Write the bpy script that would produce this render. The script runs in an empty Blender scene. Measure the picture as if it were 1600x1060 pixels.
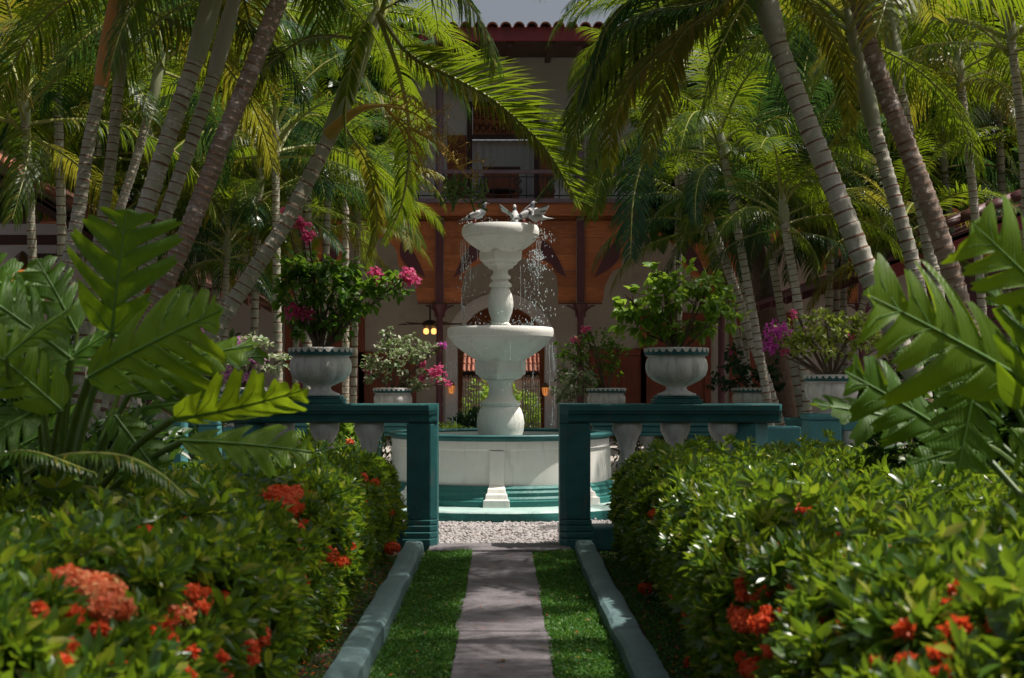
import bpy, math, random
import numpy as np
from mathutils import Vector, Matrix, Euler
PI = math.pi
R = math.radians
random.seed(7); rng = np.random.default_rng(7)
S = bpy.context.scene
COL = S.collection

# ------------------------------------------------------------------ camera, light, exposure
F = 2222.0; VX = 785.0; VY = 598.0; H = 1.30          # focal length and vanishing point in 1600 px units
cd = bpy.data.cameras.new('camera'); cam = bpy.data.objects.new('camera', cd); COL.objects.link(cam); S.camera = cam
cam.location = (0, 0, H); cam.rotation_euler = (PI/2, 0, 0)
cd.sensor_width = 36; cd.lens = 36*F/1600; cd.shift_x = (800-VX)/1600; cd.shift_y = (VY-530)/1600
cd.clip_start = 0.1; cd.clip_end = 2000
cd.dof.use_dof = True; cd.dof.focus_distance = 13.6; cd.dof.aperture_fstop = 4.2; cd.dof.aperture_blades = 7

SUN_EL, SUN_AZ = R(64), R(84)                          # azimuth measured from +Y towards +X
w = bpy.data.worlds.new('World'); S.world = w; w.use_nodes = True
nt = w.node_tree; bg = nt.nodes['Background']; sky = nt.nodes.new('ShaderNodeTexSky')
sky.sky_type = 'NISHITA'; sky.sun_disc = False; sky.sun_elevation = SUN_EL; sky.sun_rotation = SUN_AZ
sky.air_density = 1.0; sky.dust_density = 7.0; sky.ozone_density = 1.0
hz = nt.nodes.new('ShaderNodeHueSaturation'); hz.inputs['Saturation'].default_value = .55; nt.links.new(sky.outputs[0], hz.inputs['Color']); nt.links.new(hz.outputs[0], bg.inputs[0]); bg.inputs[1].default_value = 0.08
ld = bpy.data.lights.new('sun', 'SUN'); sun = bpy.data.objects.new('sun', ld); COL.objects.link(sun)
ld.energy = 5.0; ld.angle = R(0.55); ld.color = (1, .95, .86)
sd = Vector((math.sin(SUN_AZ)*math.cos(SUN_EL), math.cos(SUN_AZ)*math.cos(SUN_EL), math.sin(SUN_EL)))
sun.rotation_euler = sd.to_track_quat('Z', 'Y').to_euler(); sun.location = (6, 6, 14)
S.view_settings.view_transform = 'Standard'; S.view_settings.look = 'None'; S.view_settings.gamma = 1
S.view_settings.exposure = 0.24
S.render.engine = 'CYCLES'
S.cycles.max_bounces = 8; S.cycles.diffuse_bounces = 5; S.cycles.transmission_bounces = 5; S.cycles.transparent_max_bounces = 8

def X(px, Y): return (px-VX)/F*Y
def Z(py, Y): return H-(py-VY)/F*Y
def P(px, py, Y): return Vector((X(px, Y), Y, Z(py, Y)))

# ------------------------------------------------------------------ materials
def rgb(c): return (c[0], c[1], c[2], 1)
def new_mat(name):
    m = bpy.data.materials.new(name); m.use_nodes = True
    n = m.node_tree; return m, n, n.nodes['Principled BSDF']
def mix_rgb(n, fac, a, b):
    k = n.nodes.new('ShaderNodeMix'); k.data_type = 'RGBA'
    if isinstance(fac, float): k.inputs[0].default_value = fac
    else: n.links.new(fac, k.inputs[0])
    for s, v in ((6, a), (7, b)):
        if isinstance(v, tuple): k.inputs[s].default_value = rgb(v)
        else: n.links.new(v, k.inputs[s])
    return k.outputs[2]
def noise(n, scale, detail=4, rough=.55, stretch=None, kind='Object'):
    t = n.nodes.new('ShaderNodeTexNoise'); t.inputs['Scale'].default_value = scale
    t.inputs['Detail'].default_value = detail; t.inputs['Roughness'].default_value = rough
    tc = n.nodes.new('ShaderNodeTexCoord')
    if stretch:
        mp = n.nodes.new('ShaderNodeMapping'); mp.inputs['Scale'].default_value = stretch
        n.links.new(tc.outputs[kind], mp.inputs[0]); n.links.new(mp.outputs[0], t.inputs[0])
    else: n.links.new(tc.outputs[kind], t.inputs[0])
    return t.outputs[0]
def ramp(n, src, lo, hi):
    r = n.nodes.new('ShaderNodeMapRange'); r.inputs[1].default_value = lo; r.inputs[2].default_value = hi
    n.links.new(src, r.inputs[0]); return r.outputs[0]
def surf(name, c1, c2, scale=6, rough=.7, bump=.15, dirt=None, dirt_scale=2., stretch=None, spec=.4, fine=40, bdist=.01, dlo=.5, dhi=.75, dstretch=None, jitter=0):
    m, n, b = new_mat(name)
    col = mix_rgb(n, ramp(n, noise(n, scale, stretch=stretch), .35, .68), c1, c2)
    if dirt: col = mix_rgb(n, ramp(n, noise(n, dirt_scale, 6, .65, dstretch), dlo, dhi), col, dirt)
    if jitter:
        oi = n.nodes.new('ShaderNodeObjectInfo'); hs = n.nodes.new('ShaderNodeHueSaturation')
        n.links.new(ramp(n, oi.outputs['Random'], 0, 1), hs.inputs['Value'])
        mr = hs.inputs['Value'].links[0].from_node; mr.inputs[3].default_value = 1-jitter; mr.inputs[4].default_value = 1+jitter
        n.links.new(col, hs.inputs['Color']); col = hs.outputs[0]
    n.links.new(col, b.inputs['Base Color'])
    b.inputs['Roughness'].default_value = rough; b.inputs['Specular IOR Level'].default_value = spec
    if bump:
        bp = n.nodes.new('ShaderNodeBump'); bp.inputs['Strength'].default_value = bump; bp.inputs['Distance'].default_value = bdist
        n.links.new(noise(n, fine, 5, .6, stretch), bp.inputs['Height']); n.links.new(bp.outputs[0], b.inputs['Normal'])
    return m
def leaf_mat(name, c1, c2, c3=None, trans=.45, tcol=None, rough=.4, p3=.12, veins=0, spec=.28):
    """per-leaf random colour between c1 and c2, a share p3 of leaves takes c3; part of the light passes through"""
    m, n, b = new_mat(name)
    g = n.nodes.new('ShaderNodeNewGeometry'); oi = n.nodes.new('ShaderNodeObjectInfo')
    ad = n.nodes.new('ShaderNodeMath'); ad.operation = 'MULTIPLY_ADD'; ad.inputs[1].default_value = .65
    mu = n.nodes.new('ShaderNodeMath'); mu.operation = 'MULTIPLY'; mu.inputs[1].default_value = .35
    n.links.new(oi.outputs['Random'], mu.inputs[0]); n.links.new(g.outputs['Random Per Island'], ad.inputs[0]); n.links.new(mu.outputs[0], ad.inputs[2])
    col = mix_rgb(n, ad.outputs[0], c1, c2)
    if c3:
        fr = n.nodes.new('ShaderNodeMath'); fr.operation = 'MULTIPLY'; fr.inputs[1].default_value = 17.3
        f2 = n.nodes.new('ShaderNodeMath'); f2.operation = 'FRACT'
        n.links.new(g.outputs['Random Per Island'], fr.inputs[0]); n.links.new(fr.outputs[0], f2.inputs[0])
        col = mix_rgb(n, ramp(n, f2.outputs[0], 1-p3-.03, 1-p3+.03), col, c3)
    col = mix_rgb(n, ramp(n, noise(n, 9, 3), .3, .8), col, mix_rgb(n, .75, (0, 0, 0), col))
    n.links.new(col, b.inputs['Base Color']); b.inputs['Roughness'].default_value = rough
    b.inputs['Specular IOR Level'].default_value = spec
    tr = n.nodes.new('ShaderNodeBsdfTranslucent'); ms = n.nodes.new('ShaderNodeMixShader'); ms.inputs[0].default_value = trans
    tc = mix_rgb(n, .6, col, tcol) if tcol else col
    n.links.new(tc, tr.inputs[0])
    n.links.new(b.outputs[0], ms.inputs[1]); n.links.new(tr.outputs[0], ms.inputs[2])
    n.links.new(ms.outputs[0], n.nodes['Material Output'].inputs[0])
    return m
def glow(name, col, e):
    m, n, b = new_mat(name); b.inputs['Base Color'].default_value = rgb(col)
    b.inputs['Emission Color'].default_value = rgb(col); b.inputs['Emission Strength'].default_value = e; return m
M = {}
M['teal'] = surf('teal_paint', (.012, .085, .086), (.022, .125, .125), 7, .5, .5, (.06, .10, .095), 9, fine=50, bdist=.006, dlo=.56, dhi=.70, dstretch=(1, 1, .4))
M['teal_light'] = surf('teal_paint_light', (.055, .20, .215), (.075, .25, .26), 4, .55, .3, (.04, .14, .14), 6, fine=50, bdist=.005, dlo=.6, dhi=.85)
M['kerb'] = surf('kerb_paint', (.095, .16, .165), (.13, .20, .205), 4, .6, .7, (.07, .10, .09), 9, fine=45, bdist=.01, dlo=.52, dhi=.8)
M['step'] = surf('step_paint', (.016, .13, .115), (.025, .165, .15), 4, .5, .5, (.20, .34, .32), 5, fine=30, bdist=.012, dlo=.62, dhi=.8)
M['step_top'] = surf('sunlit_step_paint', (.42, .53, .50), (.30, .44, .41), 5, .55, .5, (.14, .30, .27), 6, fine=30, bdist=.008, dlo=.58, dhi=.7)  # pale mint puts the sunlight on the step top into its colour
M['white'] = surf('white_plaster', (.82, .80, .75), (.75, .73, .68), 4, .6, .25, (.50, .49, .44), 3.2, fine=35, bdist=.006, dlo=.55, dhi=.85, dstretch=(5, 5, .8))
M['urn'] = surf('urn_plaster', (.68, .66, .63), (.58, .56, .54), 6, .7, .35, (.26, .24, .22), 6, fine=40, bdist=.006, dlo=.5, dhi=.85, dstretch=(4, 4, .8))
M['stone'] = surf('flagstone', (.125, .11, .12), (.18, .16, .17), 5, .8, .9, (.07, .062, .065), 9, fine=26, bdist=.012, dlo=.5, dhi=.72)
M['paving'] = surf('patio_paving', (.46, .42, .37), (.38, .34, .30), 2, .8, .2, (.28, .25, .22), 3)
M['soil'] = surf('soil', (.045, .03, .022), (.075, .052, .038), 8, .95, .8, (.10, .03, .02), 30, fine=60, bdist=.02, dlo=.6, dhi=.7)
M['gravel_base'] = surf('gravel_base', (.20, .18, .17), (.30, .27, .26), 30, .95, .8, fine=80, bdist=.01)
M['wood'] = surf('orange_wood', (.46, .145, .045), (.30, .085, .028), 3, .5, .3, (.12, .035, .016), 2.5, stretch=(1, 8, 9), fine=12, bdist=.008, dlo=.45, dhi=.9, jitter=.18)
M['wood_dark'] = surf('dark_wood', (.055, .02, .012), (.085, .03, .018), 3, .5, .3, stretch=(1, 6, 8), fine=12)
M['door'] = surf('door_wood', (.28, .07, .03), (.19, .045, .02), 3, .45, .3, stretch=(7, 7, 1), fine=14)
M['maroon'] = surf('maroon_paint', (.075, .022, .028), (.10, .03, .036), 3, .5, .1)
M['eave'] = surf('eave_red_paint', (.26, .035, .04), (.20, .028, .032), 3, .55, .2, (.12, .03, .03), 3, stretch=(.3, 1, 1))
M['mauve'] = surf('mauve_paint', (.14, .09, .11), (.18, .12, .14), 3, .5, .1)
M['iron'] = surf('black_iron', (.02, .018, .018), (.035, .03, .03), 8, .45, .1)
M['iron_pale'] = surf('pale_iron', (.62, .58, .55), (.5, .47, .45), 8, .5, .1)
M['wall'] = surf('beige_plaster', (.52, .47, .40), (.46, .41, .35), 1.2, .9, .2, (.22, .19, .16), 1.5, fine=14, dlo=.55, dhi=.9)
M['wall_up'] = surf('white_wall_plaster', (.80, .76, .74), (.74, .70, .68), 1.0, .9, .1)
M['tile'] = surf('clay_tile', (.36, .13, .075), (.25, .10, .065), 5, .85, .4, (.09, .065, .055), 4, fine=20, jitter=.25, dlo=.5, dhi=.75)
M['rock'] = surf('gravel_stone', (.42, .39, .38), (.28, .25, .25), 14, .8, .3, (.16, .13, .13), 10, dlo=.55, dhi=.6)
M['trunk'] = surf('palm_bark', (.42, .39, .32), (.28, .28, .20), 9, .85, .6, (.58, .54, .48), 14, fine=40, bdist=.012, dlo=.55, dhi=.7, stretch=(1, 1, .35))
M['trunk_pale'] = surf('palm_bark_pale', (.44, .41, .36), (.32, .31, .24), 9, .85, .6, (.58, .54, .50), 12, fine=40, bdist=.012, dlo=.52, dhi=.7, stretch=(1, 1, .35))
M['trunk_brown'] = surf('palm_bark_brown', (.28, .21, .17), (.18, .14, .10), 9, .85, .6, (.56, .50, .47), 16, fine=40, bdist=.012, dlo=.55, dhi=.68, stretch=(1, 1, .5))
M['scar'] = surf('leaf_scar', (.20, .10, .06), (.12, .07, .045), 20, .9, .6, fine=60)
M['shaft'] = surf('palm_crownshaft', (.25, .27, .14), (.33, .33, .24), 3, .5, .15, (.17, .11, .06), 4, stretch=(3, 3, .5), dlo=.55, dhi=.8)
M['shaft_pale'] = surf('palm_crownshaft_pale', (.40, .38, .34), (.33, .33, .26), 3, .5, .15, (.24, .19, .14), 4, stretch=(3, 3, .5), dlo=.55, dhi=.85)
M['shaft_orange'] = surf('dry_sheath', (.60, .27, .09), (.42, .18, .08), 3, .6, .2, (.30, .22, .10), 3, stretch=(3, 3, .5))
M['rachis'] = surf('frond_rib', (.20, .24, .05), (.28, .26, .06), 5, .5, 0)
M['bark'] = surf('shrub_bark', (.09, .06, .04), (.14, .10, .07), 12, .9, .4)
M['inflo'] = surf('fruit_stalk', (.50, .27, .04), (.36, .28, .05), 7, .6, 0)
M['seeds'] = surf('green_seed', (.08, .15, .03), (.12, .18, .04), 7, .6, 0)
M['palm'] = leaf_mat('palm_leaflet', (.020, .060, .007), (.075, .14, .010), (.22, .20, .02), .45, (.33, .44, .014), .38)
M['palm_dark'] = leaf_mat('palm_leaflet_dark', (.010, .045, .016), (.022, .07, .02), (.05, .11, .02), .26, (.12, .26, .04), .26)
M['palm_yellow'] = leaf_mat('palm_leaflet_yellow', (.07, .13, .018), (.20, .21, .025), (.30, .20, .03), .45, (.45, .42, .03), .4, p3=.18)
M['ixora'] = leaf_mat('ixora_leaf', (.012, .055, .010), (.085, .18, .018), (.30, .31, .03), .40, (.34, .50, .02), .31, p3=.17, spec=.8)
M['ixora_dark'] = leaf_mat('ixora_leaf_dark', (.016, .055, .012), (.04, .10, .02), (.10, .04, .02), .35, (.16, .32, .03), .3, p3=.06)
M['core'] = surf('hedge_shade_core', (.010, .012, .006), (.02, .015, .010), 20, .95, .8, fine=30, bdist=.05)
M['red'] = leaf_mat('ixora_petal', (.66, .075, .022), (.78, .15, .04), None, .4, (.9, .12, .03), .5)
M['red_pale'] = leaf_mat('ixora_petal_pale', (.76, .16, .06), (.84, .30, .12), (.88, .5, .2), .4, (.9, .2, .05), .5)
M['pink'] = leaf_mat('bract_pink', (.62, .07, .22), (.75, .16, .32), None, .4, (.8, .12, .3), .6)
M['lilac'] = leaf_mat('bract_lilac', (.62, .25, .55), (.75, .42, .66), None, .4, (.7, .3, .6), .6)
M['magenta'] = leaf_mat('bract_magenta', (.55, .06, .42), (.68, .16, .55), None, .4, (.7, .1, .5), .6)
M['boug'] = leaf_mat('bougainvillea_leaf', (.04, .12, .014), (.10, .22, .022), None, .45, (.25, .42, .03), .4)
M['boug_lime'] = leaf_mat('bougainvillea_leaf_lime', (.10, .22, .02), (.18, .30, .035), None, .5, (.36, .52, .04), .4)
M['boug_var'] = leaf_mat('variegated_leaf', (.10, .20, .06), (.30, .36, .20), (.55, .56, .42), .35, (.3, .4, .12), .45, p3=.3)
M['boug_yellow'] = leaf_mat('bougainvillea_leaf_yellow', (.16, .25, .03), (.30, .36, .06), (.48, .48, .20), .45, (.45, .55, .06), .45, p3=.2)
M['boug_dull'] = leaf_mat('bougainvillea_leaf_dull', (.025, .065, .03), (.04, .09, .04), None, .25, (.08, .2, .06), .5)
M['philo'] = leaf_mat('philodendron_leaf', (.040, .11, .007), (.075, .17, .009), None, .45, (.30, .44, .012), .42, spec=.3)
M['philo_bright'] = leaf_mat('philodendron_leaf_bright', (.10, .20, .008), (.15, .26, .012), None, .55, (.42, .55, .015), .4, spec=.3)
M['vein'] = surf('leaf_vein', (.07, .16, .02), (.09, .18, .025), 8, .5, 0)
M['stalk'] = surf('green_stalk', (.07, .13, .02), (.11, .16, .03), 6, .45, .1)
M['cover'] = leaf_mat('ground_cover_leaf', (.035, .13, .02), (.08, .21, .028), (.18, .27, .035), .3, (.15, .35, .03), .5, p3=.1)
M['shrub'] = leaf_mat('shrub_leaf', (.014, .045, .010), (.035, .09, .014), (.10, .14, .02), .28, (.16, .30, .03), .35)
M['litter'] = leaf_mat('dry_leaf', (.20, .11, .04), (.30, .20, .08), (.10, .05, .03), .2, None, .7)
M['shrub_lime'] = leaf_mat('shrub_leaf_lime', (.12, .24, .025), (.20, .34, .04), None, .5, (.36, .5, .05), .4)
M['bird'] = surf('pigeon_feather_grey', (.30, .31, .33), (.20, .21, .24), 18, .7, .2, fine=90, bdist=.003)
M['bird_light'] = surf('pigeon_feather_pale', (.55, .53, .52), (.42, .41, .41), 22, .7, .2, fine=90, bdist=.003)
M['bird_dark'] = surf('pigeon_feather_dark', (.05, .055, .065), (.09, .09, .10), 18, .6, .2)
M['bird_foot'] = surf('pigeon_foot', (.42, .10, .08), (.5, .14, .11), 10, .6, 0)
M['bulb'] = glow('lamp_glass', (1, .50, .14), 1.6)
M['sconce'] = glow('amber_glass', (1, .34, .08), .45)
M['brass'] = surf('old_brass', (.22, .13, .05), (.14, .08, .03), 12, .4, .1)
M['curtain'] = surf('white_cloth', (.66, .64, .64), (.6, .58, .58), 2, .9, .15, stretch=(9, 9, .6), fine=8)
for k_ in ('philo', 'philo_bright'):      # fine side veins and blemishes
    n_ = M[k_].node_tree; b_ = n_.nodes['Principled BSDF']; bp = n_.nodes.new('ShaderNodeBump'); bp.inputs['Strength'].default_value = .3; bp.inputs['Distance'].default_value = .004
    wv_ = n_.nodes.new('ShaderNodeTexWave'); wv_.inputs['Scale'].default_value = 28; wv_.inputs['Distortion'].default_value = 3; tc_ = n_.nodes.new('ShaderNodeTexCoord'); n_.links.new(tc_.outputs['Object'], wv_.inputs[0])
    n_.links.new(wv_.outputs['Fac'], bp.inputs['Height']); n_.links.new(bp.outputs[0], b_.inputs['Normal'])
    src = b_.inputs['Base Color'].links[0].from_socket; cc = mix_rgb(n_, ramp(n_, noise(n_, 22, 6, .7), .62, .72), src, (.16, .12, .04)); n_.links.new(cc, b_.inputs['Base Color'])
    n_.links.new(ramp(n_, noise(n_, 7, 4), .2, .8), b_.inputs['Roughness']); mr_ = b_.inputs['Roughness'].links[0].from_node; mr_.inputs[3].default_value = .32; mr_.inputs[4].default_value = .62
m, n, b = new_mat('water'); b.inputs['Base Color'].default_value = (.85, .92, .93, 1); b.inputs['Roughness'].default_value = .05
b.inputs['Transmission Weight'].default_value = .55; b.inputs['IOR'].default_value = 1.33; M['water'] = m
m, n, b = new_mat('pool_water'); b.inputs['Base Color'].default_value = (.08, .16, .15, 1); b.inputs['Roughness'].default_value = .06
bp = n.nodes.new('ShaderNodeBump'); bp.inputs['Strength'].default_value = .5; bp.inputs['Distance'].default_value = .02
n.links.new(noise(n, 14, 3), bp.inputs['Height']); n.links.new(bp.outputs[0], b.inputs['Normal']); M['pool'] = m

# ------------------------------------------------------------------ mesh helpers
def link(o, parent=None):
    COL.objects.link(o)
    if parent is not None: o.parent = parent
    return o
def tag(o, label=None, cat=None, group=None, kind=None):
    if label: o['label'] = label
    if cat: o['category'] = cat
    if group: o['group'] = group
    if kind: o['kind'] = kind
    return o
def thing(name, label, cat, loc=(0, 0, 0), group=None, rz=0):
    o = bpy.data.objects.new(name, None); o.location = loc; o.rotation_euler = (0, 0, rz); o.empty_display_size = .1
    COL.objects.link(o); return tag(o, label, cat, group)
class MB:
    def __init__(s): s.v = []; s.f = []; s.mi = []
    def add(s, vs, fs, mi=0):
        k = len(s.v); s.v += [tuple(a) for a in vs]; s.f += [tuple(i+k for i in f) for f in fs]; s.mi += [mi]*len(fs); return s
    def box(s, x0, x1, y0, y1, z0, z1, mi=0):
        return s.add([(x0, y0, z0), (x1, y0, z0), (x1, y1, z0), (x0, y1, z0), (x0, y0, z1), (x1, y0, z1), (x1, y1, z1), (x0, y1, z1)],
              [(0, 3, 2, 1), (4, 5, 6, 7), (0, 1, 5, 4), (1, 2, 6, 5), (2, 3, 7, 6), (3, 0, 4, 7)], mi)
    def lathe(s, prof, n=32, c=(0, 0), sq=None, mi=0, a0=0, mod=None, cap=True):
        """prof = [(r, z)]; sq(z)->polygon sides or None; mod(angle, j) multiplies the radius"""
        vs = []
        for j, (r, z) in enumerate(prof):
            for i in range(n):
                a = a0+2*PI*i/n; k = mod(a, j) if mod else 1
                vs.append((c[0]+r*k*math.cos(a), c[1]+r*k*math.sin(a), z))
        fs = [(j*n+i, j*n+(i+1) % n, (j+1)*n+(i+1) % n, (j+1)*n+i) for j in range(len(prof)-1) for i in range(n)]
        if cap: fs += [tuple(range(n))[::-1], tuple((len(prof)-1)*n+i for i in range(n))]
        return s.add(vs, fs, mi)
    def prism(s, poly, z0, z1, mi=0):
        n = len(poly); vs = [(x, y, z0) for x, y in poly]+[(x, y, z1) for x, y in poly]
        return s.add(vs, [tuple(range(n))[::-1], tuple(range(n, 2*n))]+[(i, (i+1) % n, n+(i+1) % n, n+i) for i in range(n)], mi)
    def tube(s, pts, rad, n=8, mi=0, cap=True, mis=None):
        pts = [Vector(p) for p in pts]; N = len(pts)
        if not hasattr(rad, '__len__'): rad = [rad]*N
        vs = []; t0 = (pts[1]-pts[0]).normalized(); u = t0.orthogonal().normalized()
        for i, p in enumerate(pts):
            t = (pts[min(i+1, N-1)]-pts[max(i-1, 0)]).normalized()
            u = (u-t*u.dot(t)).normalized(); v = t.cross(u)
            for k in range(n):
                a = 2*PI*k/n; vs.append(p+rad[i]*(math.cos(a)*u+math.sin(a)*v))
        for i in range(N-1):
            s.add([], [])
        k0 = len(s.v); s.v += [tuple(a) for a in vs]
        for i in range(N-1):
            for k in range(n):
                s.f.append((k0+i*n+k, k0+i*n+(k+1) % n, k0+(i+1)*n+(k+1) % n, k0+(i+1)*n+k)); s.mi.append(mis[i] if mis else mi)
        if cap:
            s.f.append(tuple(k0+k for k in range(n))[::-1]); s.f.append(tuple(k0+(N-1)*n+k for k in range(n)))
            s.mi += [mis[0] if mis else mi, mis[-1] if mis else mi]
        return s
    def build(s, name, mat, parent=None, smooth=False, bevel=0, label=None, kind=None, ang=38, solid=0):
        off = Vector((0, 0, 0))
        q = parent
        while q is not None: off += q.location; q = q.parent
        me = bpy.data.meshes.new(name)
        me.from_pydata([(a[0]-off.x, a[1]-off.y, a[2]-off.z) for a in s.v], [], s.f)
        for mm in (mat if isinstance(mat, (list, tuple)) else [mat]): me.materials.append(M[mm])
        if any(s.mi): me.polygons.foreach_set('material_index', s.mi)
        if smooth: me.shade_smooth(); me.set_sharp_from_angle(angle=R(ang))
        me.update()
        o = bpy.data.objects.new(name, me); link(o, parent)
        if bevel:
            bm = o.modifiers.new('bevel', 'BEVEL'); bm.width = bevel; bm.segments = 2; bm.limit_method = 'ANGLE'; bm.angle_limit = R(40)
        if solid:
            so = o.modifiers.new('solid', 'SOLIDIFY'); so.thickness = solid
        if label: o['label'] = label
        if kind: o['kind'] = kind
        return o
def copy_tree(o, loc=None, rz=None, parent=None, label=None, sc=None):
    c = o.copy(); COL.objects.link(c)
    if parent is not None: c.parent = parent
    if loc is not None: c.location = loc
    if rz is not None: c.rotation_euler = (0, 0, rz)
    if sc is not None: c.scale = (sc, sc, sc)
    if label: c['label'] = label
    for ch in o.children: copy_tree(ch, parent=c)
    return c
def np_mesh(name, V, faces, mat, parent=None, kind=None, mi=None, smooth=False):
    """V (n,3) world coords, faces (m,k) index array"""
    off = np.zeros(3); q = parent
    while q is not None: off += np.array(q.location); q = q.parent
    me = bpy.data.meshes.new(name); V = (V-off).astype(np.float32)
    me.vertices.add(len(V)); me.vertices.foreach_set('co', V.ravel())
    k = faces.shape[1]; me.loops.add(faces.size); me.loops.foreach_set('vertex_index', faces.ravel().astype(np.int32))
    me.polygons.add(len(faces)); me.polygons.foreach_set('loop_start', np.arange(0, faces.size, k, dtype=np.int32))
    for mm in (mat if isinstance(mat, (list, tuple)) else [mat]): me.materials.append(M[mm])
    if mi is not None: me.polygons.foreach_set('material_index', mi.astype(np.int32))
    if smooth: me.polygons.foreach_set('use_smooth', np.ones(len(faces), bool))
    me.update(calc_edges=True)
    o = bpy.data.objects.new(name, me); link(o, parent)
    if kind: o['kind'] = kind
    return o
def frames(d, roll=None):
    """rotation matrices whose x axis is d and z axis leans up; d (n,3)"""
    d = d/np.linalg.norm(d, axis=1, keepdims=True)
    up = np.tile(np.array([0, 0, 1.]), (len(d), 1)); up[np.abs(d[:, 2]) > .97] = (1, 0, 0)
    y = np.cross(up, d); y /= np.linalg.norm(y, axis=1, keepdims=True); z = np.cross(d, y)
    if roll is not None:
        c, s_ = np.cos(roll)[:, None], np.sin(roll)[:, None]; y, z = y*c+z*s_, z*c-y*s_
    return np.stack([d, y, z], axis=2)
def scatter(tv, tf, pos, mats, sc):
    tv = np.array(tv, float); tf = np.array(tf); n = len(pos)
    sc = np.asarray(sc, float); sc = sc[:, None, None] if sc.ndim == 1 else sc[:, None, :]
    V = np.einsum('nij,nkj->nki', mats, tv[None]*sc)+pos[:, None, :]
    Fc = tf[None]+(np.arange(n)*len(tv))[:, None, None]
    return V.reshape(-1, 3), Fc.reshape(-1, tf.shape[1])
# leaf templates, x = length 0..1, y = half width, z = fold
LEAF = ([(0, 0, 0), (.3, .16, .05), (.3, 0, .0), (.3, -.16, .05), (.68, .15, .03), (.68, 0, -.02), (.68, -.15, .03), (1, 0, -.10)],
        [(0, 2, 1), (0, 3, 2), (1, 2, 5), (1, 5, 4), (2, 3, 6), (2, 6, 5), (4, 5, 7), (5, 6, 7)])
BROAD = ([(0, 0, 0), (.3, .30, .08), (.3, 0, .0), (.3, -.30, .08), (.65, .24, .04), (.65, 0, -.03), (.65, -.24, .04), (1, 0, -.15)], LEAF[1])
SMALL = ([(0, 0, 0), (.5, .26, .06), (1, 0, -.05), (.5, -.26, .06)], [(0, 2, 1), (0, 3, 2)])
def unit(n, up=0.0):
    d = rng.normal(size=(n, 3)); d /= np.linalg.norm(d, axis=1, keepdims=True); d[:, 2] += up
    return d/np.linalg.norm(d, axis=1, keepdims=True)
def vnoise(x, y, s=1.0, ph=0.0):
    return (np.sin(x*2.1*s+ph)*np.cos(y*1.7*s+ph*1.3)+.6*np.sin(x*4.3*s-y*3.1*s+ph*2)+.4*np.cos(x*7.7*s+y*6.3*s+ph))/2
def smooth_pts(pts, n):
    """Catmull-Rom through pts, n samples"""
    p = [Vector(q) for q in pts]; p = [p[0]*2-p[1]]+p+[p[-1]*2-p[-2]]; out = []
    for i in range(n):
        t = i/(n-1)*(len(p)-3); k = min(int(t), len(p)-4); t -= k
        a, b_, c, d = p[k:k+4]
        out.append(.5*((2*b_)+(c-a)*t+(2*a-5*b_+4*c-d)*t*t+(3*b_-a-3*c+d)*t**3))
    return out

# ------------------------------------------------------------------ setting
g = MB(); g.add([(-400, -60, 0), (400, -60, 0), (400, 600, 0), (-400, 600, 0)], [(0, 1, 2, 3)])
tag(g.build('ground', 'soil'), kind='structure')
g = MB(); g.box(-4.2, 4.2, 11.12, 18.6, -.03, .012); tag(g.build('gravel_bed', 'gravel_base'), kind='structure')
g = MB(); g.box(-9, 9, 19.6, 41, -.03, .03); tag(g.build('patio_floor', 'paving'), kind='structure')
# gravel
def rocks(n, x0, x1, y0, y1, rmin, rmax):
    x = rng.uniform(x0, x1, n); y = rng.uniform(y0, y1, n)
    k = (np.hypot(x+.02, y-14.5) > 1.58); x = x[k]; y = y[k]; n = len(x)
    t = (1+5**.5)/2
    iv = np.array([(-1, t, 0), (1, t, 0), (-1, -t, 0), (1, -t, 0), (0, -1, t), (0, 1, t), (0, -1, -t), (0, 1, -t), (t, 0, -1), (t, 0, 1), (-t, 0, -1), (-t, 0, 1)])/1.9
    fc = np.array([(0, 11, 5), (0, 5, 1), (0, 1, 7), (0, 7, 10), (0, 10, 11), (1, 5, 9), (5, 11, 4), (11, 10, 2), (10, 7, 6), (7, 1, 8), (3, 9, 4), (3, 4, 2), (3, 2, 6), (3, 6, 8), (3, 8, 9), (4, 9, 5), (2, 4, 11), (6, 2, 10), (8, 6, 7), (9, 8, 1)])
    r = rng.uniform(rmin, rmax, n); z = .012+r*.4+rng.uniform(0, .012, n)
    sc = np.stack([r*rng.uniform(.8, 1.4, n), r*rng.uniform(.7, 1.1, n), r*rng.uniform(.5, .8, n)], 1)
    V, Fc = scatter(iv, fc, np.stack([x, y, z], 1), frames(unit(n)*np.array([1, 1, .3])), sc)
    V += rng.normal(size=V.shape)*.0012
    return V, Fc
a = rocks(9000, -.75, 1.1, 11.1, 13.1, .009, .021); b2 = rocks(5500, -4, 4, 11.1, 18, .014, .026)
V = np.concatenate([a[0], b2[0]]); Fc = np.concatenate([a[1], b2[1]+len(a[0])])
o = np_mesh('gravel', V, Fc, 'rock', kind='stuff'); tag(o, 'pale loose gravel spread round the fountain', 'gravel')

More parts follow.
